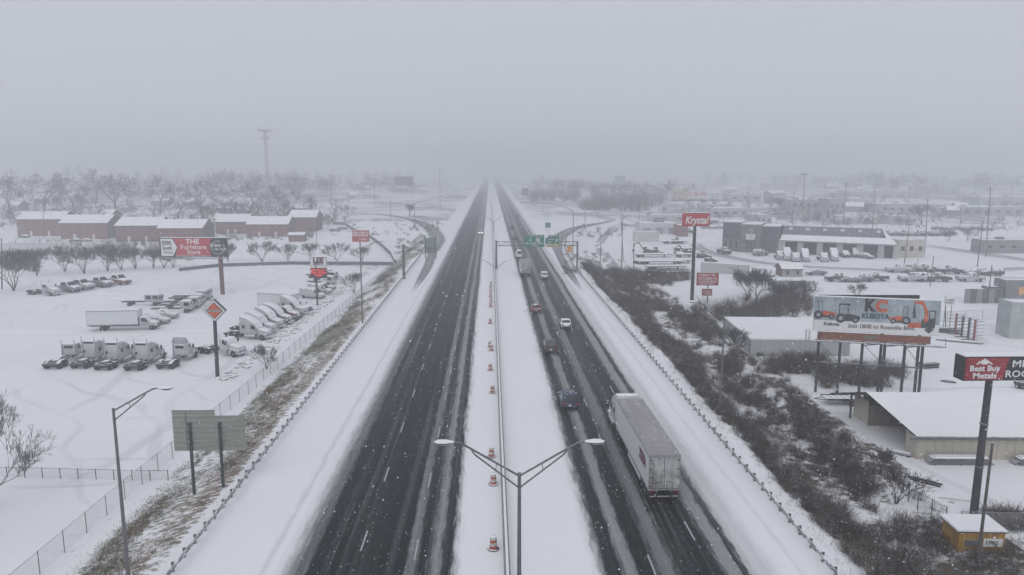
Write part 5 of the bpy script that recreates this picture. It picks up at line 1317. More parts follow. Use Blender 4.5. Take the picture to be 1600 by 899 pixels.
def gsign(px0, py0, px1, py1, tab, lines, extra=None):
    a, b = onY(px0, py0, Yg), onY(px1, py1, Yg); w, h = b.x - a.x, a.z - b.z
    p = MB().box((a.x + w / 2, -.6, b.z + h / 2), (w, .08, h)).build('sign_panel', M_SGREEN, S)
    t = onY(tab[0], tab[1], Yg); MB().box(((t.x + b.x) / 2, -.6, a.z + (t.z - a.z) / 2), (b.x - t.x, .08, t.z - a.z)).build('exit_tab', M_SGREEN, S)
    text(tab[2], S, ((t.x + b.x) / 2, -.66, a.z + (t.z - a.z) / 2), (t.z - a.z) * .8, M_SWHITE, (b.x - t.x) * .8)
    for s, u, v, sz, ww in lines: text(s, S, (a.x + w * u, -.66, b.z + h * v), h * sz, M_SWHITE, w * ww, bold=.02)
    return a, b, w, h
a, b, w, h = gsign(819, 371, 850, 386, (825, 367, 'EXIT 180 A-B'), [('Rossville Blvd', .5, .4, .3, .84), ('1 MILE', .5, .14, .2, .3)])
MB().box((a.x + w * .3, -.66, b.z + h * .76), (w * .17, .04, h * .34)).build('route_shield', pm('route_green', (.10, .42, .30), .5), S); MB().box((a.x + w * .68, -.66, b.z + h * .76), (w * .2, .04, h * .34)).build('route_shield', M_SWHITE, S)
text('27', S, (a.x + w * .68, -.70, b.z + h * .76), h * .26, M_SBLACK, bold=.03)
a, b, w, h = gsign(852, 371, 873, 381, (856, 367.5, 'EXIT 181'), [('Fourth', .4, .74, .36, .5), ('Ave', .3, .3, .36, .25)])
MB().plate([(a.x + w * .70, b.z + h * .2), (a.x + w * .76, b.z + h * .15), (a.x + w * .88, b.z + h * .55), (a.x + w * .93, b.z + h * .5), (a.x + w * .92, b.z + h * .85), (a.x + w * .72, b.z + h * .65), (a.x + w * .8, b.z + h * .62)], -.65, .02).build('arrow', M_SWHITE, S)
c_, d_ = onY(853, 381.6, Yg), onY(873, 386, Yg)
MB().box(((c_.x + d_.x) / 2, -.6, (c_.z + d_.z) / 2), (d_.x - c_.x, .08, c_.z - d_.z)).build('advisory_panel', M_SYEL, S)
scribble(S, c_.x + .3, d_.x - .3, (c_.z + d_.z) / 2, (c_.z - d_.z) * .5, M_SBLACK, -.66, 41)
# 11 cantilever sign frame on the left, seen from behind
Yl = at(631, 436, 0).y; xq = onY(631, 430, Yl).x
S = tag(empty('cantilever_sign', (0, Yl, 0)), 'cantilever highway sign with a tall dark post and its panel seen from behind', 'sign')
MB().tube((xq, 0, -.3), (xq, 0, onY(630, 382, Yl).z), .34, .28, 10).build('post', pm('weathered_post', (.10, .11, .10), .8), S)
for py in (388, 391): MB().tube((xq, 0, onY(640, py, Yl).z), (onY(690, py, Yl).x, 0, onY(640, py, Yl).z), .07).build('arm', M_PGREY, S)
a, b = onY(664, 372, Yl), onY(681, 396, Yl); n = 6
for i in range(n):
    MB().box(((a.x + b.x) / 2, .2, b.z + (a.z - b.z) * (i + .5) / n), (b.x - a.x, .05, (a.z - b.z) / n - .03)).build('back_board', pm('greenish_aluminium', (.20, .25, .23), .6, .2, var=.12), S)
for xx in (a.x, b.x): MB().tube((xx, 0, onY(664, 405, Yl).z), (xx, 0, onY(664, 368, Yl).z), .12).build('hanger', M_PGREY, S)
# 12 smaller signs
def small_sign(label, px, py, rect, mat, postm=M_PGREY, posts=1, name='road_sign', two=None, words=None, wm=None):
    B = G(px, py); S = tag(empty(name, B), label, 'sign' if 'board' not in name else 'billboard')
    x0, z0, x1, z1 = rect_on(*rect, B); r = max(.06, (z1 - z0) * .03)
    for i in range(posts): 
        xx = 0 if posts == 1 else x0 + (x1 - x0) * (.2 + .6 * i / (posts - 1))
        MB().tube((xx, .12, 0), (xx, .12, z0 + .1), r, n=6).build('post', postm, S)
    panel(S, x0, z0, x1, z1, mat, .16, cap=(z1 - z0) > 1.5)
    if words: text(words, S, ((x0 + x1) / 2, -.11, (z0 + z1) / 2), (z1 - z0) * .5, wm or M_SWHITE, (x1 - x0) * .8)
    return S
small_sign('orange construction sign inside the exit ramp curve', 889, 402, (886, 384, 893.5, 395), M_SORANGE, posts=2)
small_sign('faint green gore sign with snow above the gantry', 855, 364, (852, 348, 860, 356), M_SGREEN, posts=2)
small_sign('brown sign back at the mouth of the far right ramp', 820, 312, (815, 294, 826, 306), pm('brown_sign', (.12, .07, .05), .7), posts=2)
small_sign('hazy dark red billboard on one post beyond the left interchange', 644, 306, (616, 276, 646, 290), pm('hazy_board', (.13, .05, .05), .7), M_PDARK, name='far_billboard')
small_sign('hazy dark billboard far beyond the right interchange', 972, 294, (961, 275, 977, 285), pm('hazy_board_dark', (.09, .10, .10), .7), M_PDARK, name='far_billboard')
S = small_sign('hazy white two-faced billboard above the tall restaurant sign', 1076, 345, (1075, 297, 1105, 311), pm('board_pale', (.55, .55, .55), .6), M_PDARK, name='far_billboard')
q_ = rect_on(1077, 299, 1103, 308, G(1076, 345)); scribble(S, q_[0], q_[2], (q_[1] + q_[3]) / 2, (q_[3] - q_[1]) * .6, M_SRED, -.1, 44)
x0, z0, x1, z1 = rect_on(1052, 295, 1074, 311, G(1076, 345)); panel(S, x0, z0 - .5, x1, z1, pm('board_multi', (.40, .36, .32), .6, var=.5, scale=.5), .3, 'second_face')
B_ = G(1076, 345); x0, z0, x1, z1 = rect_on(1051, 311, 1105, 315, B_); MB().box(((x0 + x1) / 2, -.3, (z0 + z1) / 2), (x1 - x0, .8, .5)).build('catwalk', M_PDARK, S)
S = small_sign('small white marquee sign on two posts behind the steel rack', 1480, 520, (1476, 465, 1491, 477), M_SWHITE, M_POST, 2, 'marquee_sign')
q_ = rect_on(1477, 466, 1490, 476, G(1480, 520))
for i in range(2): scribble(S, q_[0], q_[2], q_[3] - (q_[3] - q_[1]) * (.3 + .4 * i), (q_[3] - q_[1]) * .26, M_SBLACK, -.1, 46 + i)
# ------------------------------------------------------------------ buildings
M_BRICK = pm('brick_wall', (.20, .10, .085), .85, var=.25, scale=3)
M_GABLE = pm('dark_gable', (.12, .085, .08), .85, var=.2)
M_TRIM = pm('white_trim', (.6, .6, .6), .6)
M_PANE = pm('window_pane', (.045, .05, .06), .2)
def gable_house(name, label, base, w, d, hwall, hroof, wall=M_BRICK, gable=M_GABLE, rz=0, cols=6, rows=2, group=None, cat='building', over=.4, chim=False):
    """ridge along local x, front wall facing local -y; base = middle of the front wall's foot"""
    o = tag(empty(name, base, rz), label, cat, group)
    MB().box((0, -.0 + .15, hwall / 2), (w, .3, hwall)).build('front_wall', wall, o)
    MB().box((0, d - .15, hwall / 2), (w, .3, hwall)).build('back_wall', wall, o)
    for s in (-1, 1):
        g = MB(); x = s * (w / 2 - .15)
        g.add([(x - .14, .3, 0), (x + .14, .3, 0), (x + .14, d - .3, 0), (x - .14, d - .3, 0), (x - .14, .3, hwall), (x + .14, .3, hwall), (x + .14, d - .3, hwall), (x - .14, d - .3, hwall), (x - .14, d / 2, hwall + hroof - .15), (x + .14, d / 2, hwall + hroof - .15)],
              [(0, 1, 5, 4), (2, 3, 7, 6), (1, 2, 6, 9, 5), (3, 0, 4, 8, 7), (4, 5, 9, 8), (6, 7, 8, 9)])
        g.build('gable_wall', gable, o)
    for s, nm in ((0, 'roof_slope'), (1, 'roof_slope')):
        a, b = ((-over, d / 2) if s == 0 else (d + over, d / 2)); k = hroof / (d / 2) * over
        X = w / 2 + over
        r = MB(); pts = [(-X, a, hwall - k), (X, a, hwall - k), (X, b, hwall + hroof), (-X, b, hwall + hroof)]
        pts = pts if s == 0 else [pts[1], pts[0], pts[3], pts[2]]
        r.add(pts + [(p[0], p[1], p[2] + .22) for p in pts], [(3, 2, 1, 0), (0, 1, 5, 4), (1, 2, 6, 5), (3, 0, 4, 7)], 1); r.add([(p[0], p[1], p[2] + .222) for p in pts], [(0, 1, 2, 3)], 0)
        r.build(nm, [M_CAP, M_GABLE], o)
    hs = hwall / rows
    win = MB().box((0, -.03, 0), (1.0, .1, 1.25)).mesh('window_frame', M_TRIM); pn = MB().box((0, -.09, 0), (.84, .04, 1.1)).mesh('pane', M_PANE)
    for rr in range(rows):
        for c in range(cols):
            x = -w / 2 + w * (c + .5) / cols
            if rr == 0 and c in (1, cols - 2) and cols > 3:
                MB().box((x, -.04, 1.05), (1.0, .1, 2.1)).build('door', M_TRIM, o); continue
            f = link('window', win, o, (x, 0, hs * rr + hs * .55)); link('pane', pn, f)
    if chim:
        for x in (-w * .28, w * .25): MB().box((x, d * .55, hwall + hroof + .25), (.7, .7, 1.0)).box((x, d * .55, hwall + hroof + .8), (.72, .72, .12), m=1).build('chimney', [M_GABLE, M_CAP], o)
    return o
APT = [(28, 97, 369, 330, 'leftmost brick apartment block of the first stepped pair', 343), (95, 168, 374, 334, 'right-hand brick apartment block of the first stepped pair', 349), (182, 248, 378, 338, 'left brick apartment block of the second stepped pair', 353), (248, 316, 381, 342, 'right brick apartment block of the second pair behind the furniture billboard', 357),
       (338, 386, 366, 331, 'brick block with snowy roof right of the big billboard', 347), (386, 450, 370, 335, 'wide low brick block with snowy roof left of the little house', 351), (452, 494, 362, 328, 'small brick house with snowy gable roof at the street bend', 340)]
for i, (xa, xb, yb, yr, lb, ye) in enumerate(APT):
    A, B = G(xa, yb), G(xb, yb); w = B.x - A.x; Y = A.y
    hw_ = onY(xa, ye, Y).z - A.z
    gable_house('apartment_block' if i < 6 else 'brick_house', lb, Vector(((A.x + B.x) / 2, Y, A.z)), w, 13, hw_, 2.9, cols=max(3, int(w / 3.2)), rows=2 if hw_ > 5 else 1, group='brick apartments left of the highway' if i < 6 else None, chim=True)
B = G(463, 378); o = gable_house('brick_shed', 'tiny dark brick shed below the small brick house', B, 6, 5, 2.6, .8, cols=2, rows=1, cat='shed')
# long white trailer / tent at the far left edge
B = G(55, 398); S = tag(empty('white_trailer', B, R(8)), 'long white trailer under snow at the left edge below the apartments', 'trailer')
box_body(S, -9, 9, .9, 4.0, 1.3, M_TRAIL, M_CAP)
for x in (-7, -5.8, 6.5):
    for s in (-1, 1): wheel(S, x, s * 1.0, .5, .4)
# hazy houses behind the trees on the left
HZ = [(235, 262, 322, 12, 'pale snowy house seen between the apartment trees'), (55, 80, 318, 9, 'hazy snowy house behind the left apartment trees'), (150, 172, 306, 9, 'hazy white-roofed house far behind the apartments'), (285, 305, 310, 9, 'hazy low house left of the lattice tower'), (10, 30, 330, 9, 'snowy house at the left frame edge among trees'), (330, 348, 300, 10, 'faint roof left of the lattice tower'),
      (452, 480, 294, 12, 'faint long roof right of the lattice tower'), (520, 575, 304, 12, 'faint white building front of the ridge woods'), (595, 640, 300, 11, 'faint low building near the dark red billboard')]
for xa, xb, yb, d, lb in HZ:
    A, B = G(xa, yb), G(xb, yb)
    gable_house('far_house', lb, (A + B) / 2, B.x - A.x, d, 3.6, 2.6, pm('house_siding', (.42, .42, .42), .8), rz=R(rng.uniform(-12, 12)), cols=3, rows=1, group='hazy houses on the left', cat='house')

# ---- flat-roofed hazy buildings on the right
def flat_block(name, label, xa, xb, yb, h, d, col, group=None, wins=0, rz=0, cat='building', doors=0):
    A, B = G(xa, yb), G(xb, yb); w = (B - A).length
    o = tag(empty(name, (A + B) / 2, rz), label, cat, group); m = pm('wall_%02d%02d%02d' % tuple(int(v * 99) for v in col), col, .8, var=.12, scale=.6)
    MB().box((0, d / 2, h / 2), (w, d, h)).build('walls', m, o)
    MB().box((0, d / 2, h + .16), (w - .6, d - .6, .3)).build('snow_roof', M_CAP, o)
    p = MB()
    for c, s in (((0, .15, h + .2), (w, .3, .4)), ((0, d - .15, h + .2), (w, .3, .4)), ((-w / 2 + .15, d / 2, h + .2), (.3, d - .6, .4)), ((w / 2 - .15, d / 2, h + .2), (.3, d - .6, .4))): p.box(c, s)
    p.build('parapet', m, o)
    rq = random.Random(int(xa * 7 + yb))
    for i in range(rq.choice((1, 2, 3)) if w > 9 and d > 6 else 0):
        u = MB().box((rq.uniform(-.38, .38) * w, d * rq.uniform(.25, .8), h + .75), (rq.uniform(1.2, 2.6), 1.6, .9)).build('roof_unit', M_PGREY, o)
    for i in range(wins):
        x = -w / 2 + w * (i + .5) / wins
        f = MB().box((x, -.04, h * .55), (w / wins * .5, .1, h * .32)).build('window', M_TRIM, o); MB().box((x, -.1, h * .55), (w / wins * .5 - .16, .04, h * .32 - .16)).build('pane', M_PANE, f)
    for i in range(doors):
        x = -w / 2 + w * (i + .5) / doors
        MB().box((x, -.04, h * .32), (w / doors * .55, .1, h * .64)).build('loading_door', pm('door_grey', (.25, .26, .27), .7), o)
    return o
FB = [(1000, 1060, 366, 4.5, 12, (.5, .52, .54), 0, 3, 'long pale shed behind the equipment yard'), (1060, 1075, 370, 4.5, 9, (.20, .09, .08), 1, 0, 'small brick-red shed at the end of the pale yard shed'), (992, 1030, 378, 3.6, 5, (.5, .5, .5), 0, 0, 'low pale site container at the back of the equipment yard'),
      (1180, 1205, 352, 5, 18, (.3, .31, .33), 3, 0, 'grey block just behind the dealership office'), (1235, 1290, 330, 7, 20, (.33, .33, .34), 5, 0, 'hazy grey hall left of the tall pole behind the dealership'), (1295, 1320, 335, 9, 16, (.24, .23, .24), 3, 0, 'hazy dark house with a peaked roof behind the dealership'), (1250, 1262, 330, 4, 9, (.3, .3, .3), 1, 0, 'tiny hazy hut beside the far lamp'),
      (1330, 1370, 322, 5, 20, (.36, .36, .38), 4, 0, 'hazy flat store with bright roof, centre right'), (1375, 1440, 335, 6, 22, (.30, .30, .33), 5, 0, 'hazy dark shop row with snowy roofs, right'), (1395, 1432, 352, 4.5, 15, (.34, .36, .38), 4, 0, 'hazy pale shop behind the cream building'), (1440, 1500, 305, 8, 25, (.33, .34, .38), 0, 3, 'faint long warehouse with a white roof line at the right horizon'),
      (1500, 1600, 338, 5, 20, (.26, .28, .31), 6, 0, 'hazy long dark building at the right frame edge'), (1330, 1440, 310, 6, 30, (.36, .37, .40), 0, 5, 'faint wide warehouse right of the twin-lit poles'), (1200, 1245, 298, 8, 25, (.38, .39, .42), 0, 0, 'faint pale hall at the horizon right of centre'), (1530, 1640, 322, 6, 22, (.3, .32, .35), 0, 4, 'faint low hall along the far right street'),
      (1535, 1650, 396, 4.2, 7, (.20, .21, .21), 6, 0, 'long grey shop right of the round shrubs'), (880, 1050, 294, 4, 18, (.36, .37, .39), 8, 0, 'faint long white-roofed building beyond the right interchange'), (1110, 1170, 340, 5, 18, (.33, .34, .36), 4, 0, 'hazy low store behind the tall restaurant sign'), (1140, 1190, 316, 6, 20, (.36, .37, .39), 3, 0, 'faint hall left of the far lamp'), (1010, 1050, 343, 3.5, 10, (.4, .4, .41), 3, 0, 'hazy low building left of the tall restaurant sign')]
for xa, xb, yb, h, d, col, wn_, dn, lb in FB:
    if yb < 362: col = tuple(.12 + .8 * c for c in col)  # farther walls made paler: fading in haze put into the wall colour
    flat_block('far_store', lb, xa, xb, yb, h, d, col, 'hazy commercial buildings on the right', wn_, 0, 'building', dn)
rb = random.Random(77); XS = sorted(rb.uniform(1010, 1600) for _ in range(24))
for i, px in enumerate(XS):
    py = rb.uniform(287, 345); w = rb.uniform(9, 32) * (.4 + (py - 270) / 60); c = rb.uniform(.2, .5); lb = '%s faint small building from the left across the far right district' % ORD[i]
    if 1120 < px < 1420 and py > 335: py = 318
    if i % 2: flat_block('far_store', lb, px, px + w, py, rb.uniform(3, 6), rb.uniform(8, 16), (c, c, c * 1.03), 'faint buildings of the far right district', rb.choice((2, 3, 4)))
    else:
        A, B = G(px, py), G(px + w, py); gable_house('far_house', lb, (A + B) / 2, max(6, B.x - A.x), 9, 3.4, 2.4, pm('siding_%d' % (i % 3), (c, c * .97, c * .95), .8), rz=R(rb.uniform(-25, 25)), cols=3, rows=1, group='faint buildings of the far right district', cat='house')
# ---- dealership: stone entrance, dark office, long service hall
A, B_ = G(1128, 392), G(1396, 405); dv = (B_ - A); ang = math.atan2(dv.y, dv.x); Ld = dv.length
S = tag(empty('dealership', A, ang), 'dark grey truck dealership with stone entrance and a long hall of open bays', 'building')
M_DPAN = pm('dark_metal_cladding', (.075, .08, .09), .6, var=.15, scale=.8); M_STONE = pm('stone_cladding', (.16, .155, .15), .85, var=.35, scale=2.2); M_HALL = pm('hall_cladding', (.38, .375, .375), .7, var=.08)
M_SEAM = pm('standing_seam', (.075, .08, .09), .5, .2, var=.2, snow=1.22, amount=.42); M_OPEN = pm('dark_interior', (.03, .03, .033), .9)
ho = 10.2
MB().box((3.2, 7, ho / 2), (6.4, 14, ho)).build('office_wing', M_DPAN, S)
MB().box((9.8, 4.6, ho / 2 - .2), (6.8, 12, ho - .4)).build('stone_entrance', M_STONE, S)
MB().box((16.2, 6.5, ho / 2 - .5), (6.0, 12, ho - 1)).build('office_block', M_DPAN, S)
for x, w, y, h in ((3.2, 6.4, 7, ho), (9.8, 6.8, 4.6, ho - .4), (16.2, 6.0, 6.5, ho - 1)): MB().box((x, y, h + .12), (w - .3, 11.5, .24)).build('snow_roof', M_CAP, S)
e = MB().box((9.8, -1.45, 2.2), (4.0, .1, 4.4)).build('entrance_glazing', M_PANE, S)
for i in range(5): MB().box((8.1 + i * .85, -1.52, 2.2), (.08, .06, 4.4)).build('mullion', M_TRIM, e)
MB().box((9.8, -1.48, 5.4), (3.0, .1, 2.2)).build('white_panel', M_TRIM, S); MB().box((9.9, -1.45, 7.9), (1.6, .06, 1.0)).build('emblem', M_STEEL, S)
MB().box((9.8, -2.2, 4.35), (4.6, 1.6, .25)).build('canopy', M_DPAN, S)
for i in range(3):
    f = MB().box((1.2 + 1.9 * i, -.05, 2.4), (1.3, .1, 3.4)).build('window', M_TRIM, S); MB().box((1.2 + 1.9 * i, -.12, 2.4), (1.1, .06, 3.2)).build('pane', M_PANE, f)
hx0, hx1, hz, hd = 19.6, Ld, 4.9, 17
MB().box(((hx0 + hx1) / 2, hd, hz / 2), (hx1 - hx0, .3, hz)).build('back_wall', M_HALL, S); MB().box((hx1 - .15, hd / 2, hz / 2), (.3, hd - .4, hz)).build('side_wall', M_HALL, S)
bw = 4.2; x = hx0; xs = []
while len(xs) < 6: xs.append(x + .9); x += bw + 2.0
for i in range(6):
    MB().box((xs[i] - .5, .5, hz / 2), (1.9, .5, hz)).build('bay_pier', M_HALL, S)
    MB().box((xs[i] + .45 + bw / 2, 1.6, 2.1), (bw - .1, .1, 4.2)).build('bay_opening', M_OPEN, S); MB().box((xs[i] + .45 + bw / 2, .5, hz - .35), (bw, .4, .7)).build('bay_lintel', M_HALL, S)  # near-black panel set back in each bay paints the unlit interior
xe = xs[-1] + .45 + bw
MB().box(((xe + hx1) / 2, .5, hz / 2), (hx1 - xe, .5, hz)).build('front_wall', M_HALL, S)
r = MB(); r.add([(hx0, -1.2, hz - .1), (hx1 + .8, -1.2, hz - .1), (hx1 - 2.5, hd * .2, hz + 1.5), (hx0, hd * .2, hz + 1.5)], [(0, 1, 2, 3)]); r.build('snowy_eave', M_CAP, S)
r = MB(); r.add([(hx0, hd * .2, hz + 1.5), (hx1 - 2.5, hd * .2, hz + 1.5), (hx1 - 4, hd * .5, hz + 4.2), (hx0, hd * .5, hz + 4.2)], [(0, 1, 2, 3)]); r.build('seam_roof', M_SEAM, S)
r = MB(); r.add([(hx0, hd * .5, hz + 4.2), (hx1 - 4, hd * .5, hz + 4.2), (hx1, hd + .6, hz), (hx0, hd + .6, hz)], [(0, 1, 2, 3)]); r.add([(hx1 + .8, -1.2, hz - .1), (hx1, hd + .6, hz), (hx1 - 4, hd * .5, hz + 4.2), (hx1 - 2.5, hd * .2, hz + 1.5)], [(0, 1, 2, 3)]); r.build('rear_roof', M_CAP, S)
seam = MB().tube((0, hd * .2, hz + 1.52), (0, hd * .5, hz + 4.22), .07, n=4).mesh('roof_seam', M_TRIM)
sky_l = MB().add([(0, hd * .36, hz + 1.55 + 1.45), (1.2, hd * .36, hz + 1.55 + 1.45), (1.2, hd * .44, hz + 1.55 + 2.18), (0, hd * .44, hz + 1.55 + 2.18)], [(0, 1, 2, 3)]).mesh('skylight', M_TRIM)
for i in range(46):
    xx = hx0 + .5 + i * (hx1 - hx0 - 5.2) / 45
    link('roof_seam', seam, S, (xx, 0, 0))
for i in range(6): link('skylight', sky_l, S, (hx0 + 2.0 + i * (hx1 - hx0 - 7.5) / 5, 0, 0))
# cream two-storey house beside it
A, B_ = G(1402, 404), G(1445, 404)
o = flat_block('cream_house', 'cream two-storey building beside the service hall with a steel frame in front', 1402, 1444, 403, 5.6, 8, (.46, .43, .38), None, 3)
# ---- open-sided tan shed with a huge snow roof
M_TAN = pm('tan_metal_siding', (.46, .43, .36), .6, var=.06, scale=2, dirt=.18, stretch=(6, 6, .3))
C1, C2 = G(1416, 679), G(1356, 660)
A = at(1431, 717, hf(46, 72))
S = tag(empty('tan_shed', (A.x, A.y, hf(A.x, A.y))), 'tan metal shed with an open gable end under a wide snowy roof', 'shed')
zf = hf(A.x, A.y); H1 = onY(1436, 680, A.y).z - zf; Lx = 22
sd = math.atan2(G(1600, 718).y - A.y, 30) * .0; S.rotation_euler = (0, 0, R(-3))
far = G(1357, 662); dep = 13.5
n = int(Lx / .9); pan = MB().box((0, 0, H1 / 2), (.86, .08, H1)).mesh('siding_sheet', M_TAN); rib_ = MB().box((0, -.055, H1 / 2), (.05, .05, H1)).mesh('rib', M_TAN)
for i in range(n):
    f = link('siding_sheet', pan, S, (.5 + i * .9, 0, 0)); link('rib', rib_, f, (.43, 0, 0))
MB().box((-.0, 1.1, H1 / 2), (.1, 2.2, H1)).build('corner_wall', M_TAN, S)
MB().box((-.6, 11.5, H1 / 2 + .2), (.1, 3.6, H1 + .4)).build('corner_wall', M_TAN, S); MB().box((1.5, 9.6, H1 / 2), (4.2, .1, H1)).build('partition', pm('bare_sheathing', (.20, .18, .15), .8, var=.3, stretch=(5, 1, .3)), S)
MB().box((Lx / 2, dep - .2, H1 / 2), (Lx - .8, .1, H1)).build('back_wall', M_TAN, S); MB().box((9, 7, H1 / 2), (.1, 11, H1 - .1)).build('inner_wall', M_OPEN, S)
rt = 2.2; x0_, x1_ = -1.7, Lx
r = MB(); pts = [(x0_ + 1.3, -.55, H1 - .1), (x1_, -.55, H1 - .1), (x1_, dep * .52, H1 + rt), (x0_ - .6, dep * .52, H1 + rt)]
r.add(pts + [(a, b, c + .16) for a, b, c in pts], [(3, 2, 1, 0), (0, 1, 5, 4), (3, 0, 4, 7)], 1); r.add([(a, b, c + .165) for a, b, c in pts], [(0, 1, 2, 3)], 0); r.build('roof_slope', [M_CAP, M_FRAME], S)
r = MB(); pts = [(x1_, dep + .5, H1 - .1), (x0_ - 1.6, dep + .5, H1 - .1), (x0_ - .6, dep * .52, H1 + rt), (x1_, dep * .52, H1 + rt)]
r.add(pts + [(a, b, c + .16) for a, b, c in pts], [(3, 2, 1, 0), (0, 1, 5, 4), (1, 2, 6, 5)], 1); r.add([(a, b, c + .165) for a, b, c in pts], [(0, 1, 2, 3)], 0); r.build('roof_slope', [M_CAP, M_FRAME], S)
MB().box((Lx / 2, -.6, H1 - .12), (Lx + 2, .12, .3)).build('gutter', M_PGREY, S)
for i in range(5): MB().tube((-.8 + .0 * i, .4 + i * 2.9, H1 + .1 + min(i, 4 - i) * .7), (6, .4 + i * 2.9, H1 + .1 + min(i, 4 - i) * .7), .07).build('purlin', M_POST, S)
MB().box((-1.5, 12.2, H1 / 2 + .3), (.18, .18, H1 + .6)).build('roof_post', M_POST, S)
# stacked sheet bundles along its wall
for i, (x, l) in enumerate(((3.6, 6.4), (11.8, 5.6))):
    q = Vector((A.x + x, A.y - 1.15 - .05 * x, 0)); q.z = hf(q.x, q.y)
    o = tag(empty('sheet_bundle', q, R(-3)), ['bundle of roofing sheets under snow along the tan shed wall', 'second snowy sheet bundle along the tan shed wall, right of the pole'][i], 'sheets')
    for j in range(5): MB().box((rng.uniform(-.1, .1), 0, .12 + .13 * j), (l - .2 * j, .95, .06)).build('metal_sheet', M_FRAME, o)
    for xx in (-l * .4, 0, l * .4): MB().box((xx, 0, .04), (.12, 1.1, .09)).build('bearer', M_POST, o)
    MB().box((.1, .05, .74), (l * .82, .85, .12), top=(.98, .85)).build('snow_cap', M_CAP, o)
# small yellow hut with a sign
M_YEL = pm('yellow_paint', (.38, .22, .035), .6, var=.2, scale=1.5, dirt=.6)
A = G(1496, 868); S = tag(empty('yellow_hut', A, R(-4)), 'small weathered yellow hut with a snowy roof and a white name board', 'hut')
zt = onY(1496, 831, A.y).z - A.z; w = (G(1574, 869).x - A.x)
MB().box((w / 2, .06, zt / 2), (w, .12, zt)).build('front_wall', M_YEL, S); MB().box((w / 2, 2.34, zt / 2), (w, .12, zt)).build('back_wall', M_YEL, S)
for x in (.06, w - .06): MB().box((x, 1.2, zt / 2), (.12, 2.15, zt)).build('side_wall', M_YEL, S)
for i in range(9): MB().box((w * (i + .5) / 9, -.03, zt / 2), (.05, .05, zt - .1)).build('batten', M_YEL, S)
MB().box((w / 2 - .1, 1.2, zt + .06), (w + .35, 2.8, .12)).build('roof', M_POST, S); MB().box((w / 2 - .1, 1.2, zt + .17), (w + .25, 2.7, .12)).build('snow_cap', M_CAP, S)
MB().box((w * .73, -.09, zt * .58), (w * .42, .05, zt * .34)).build('name_board', M_SWHITE, S)
scribble(S, w * .57, w * .86, zt * .60, zt * .17, M_SBLACK, -.13, 51)
MB().box((w * .3, -.07, zt * .55), (w * .35, .06, zt * .25)).build('window', M_PGREY, S)
# ---- white shed roof behind the ditch and its wall
A = G(1172, 555); S = tag(empty('white_shed', A, R(-4)), 'flat white shed with a broad snow roof behind the ditch lamp', 'shed')
zt = onY(1172, 531, A.y).z - A.z; w = G(1330, 560).x - A.x + .4; dp_ = 17
nP = 10; sp = MB().box((0, 0, zt / 2), (w / nP - .03, .1, zt)).mesh('wall_panel', pm('pale_metal', (.40, .42, .43), .6, var=.06, dirt=.1))
for i in range(nP): link('wall_panel', sp, S, (w * (i + .5) / nP, 0, 0))
MB().box((.05, dp_ / 2, zt / 2), (.1, dp_ - .2, zt)).build('side_wall', MATS['pale_metal'], S); MB().box((w - .05, dp_ / 2, zt / 2), (.1, dp_ - .2, zt)).build('side_wall', MATS['pale_metal'], S); MB().box((w / 2, dp_, zt / 2), (w, .1, zt)).build('back_wall', MATS['pale_metal'], S)
MB().box((w / 2, dp_ / 2, zt + .12), (w + .2, dp_ + .2, .24)).build('snow_roof', M_CAP, S)
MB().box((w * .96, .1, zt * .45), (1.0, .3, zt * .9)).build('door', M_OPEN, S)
for (a, b) in (((1138, 503), (1170, 545)), ((1138, 503), (1260, 502))):
    P_, Q_ = G(*a), G(*b); d = Q_ - P_
    o = tag(MB().box((d.length / 2, 0, .12), (d.length, .14, .24)).build('snowy_timber', M_POST, None, P_, (0, 0, math.atan2(d.y, d.x))), 'dark timber edging %s the white shed lot' % ('left of' if a == (1138, 503) and b[0] < 1200 else 'behind'), 'timber')
# ---- grey shed wall, pale hall and shop at the right frame edge
flat_block('grey_shop', 'grey block shop with an orange window behind the pale hall', 1568, 1680, 473, 4.6, 4, (.17, .18, .19), None, 0)
o = flat_block('pale_hall', 'pale metal hall cut off by the right frame edge', 1580, 1700, 531, 6.0, 4.5, (.36, .385, .39), None, 0, R(-9))
p_ = G(1596, 473); MB().box((p_.x, p_.y - .12, p_.z + 2.6), (2.0, .1, 1.8)).build('orange_window', pm('orange_window', (.45, .26, .12), .5, emit=((1, .5, .2), .12)), None)
ow = bpy.data.objects['orange_window']; tag(ow, 'orange lit window sign on the grey block shop', 'sign')
S = tag(empty('grey_enclosure', G(1541, 474), R(0)), 'grey panel enclosure in front of the block shop', 'enclosure')
for i in range(6): MB().box((-4.4 + i * 1.35, 0, 1.6), (1.3, .1, 3.2)).build('panel', M_WALLG if i % 2 else pm('enclosure_grey', (.22, .235, .24), .8), S)
for i in range(3): MB().box((3.6, .8 + i * 1.4, 1.6), (.1, 1.35, 3.2)).build('panel', MATS['enclosure_grey'], S)
MB().box((1.6, 1.5, 3.3), (2.6, 2.2, .6)).build('unit', M_WALLG, S)
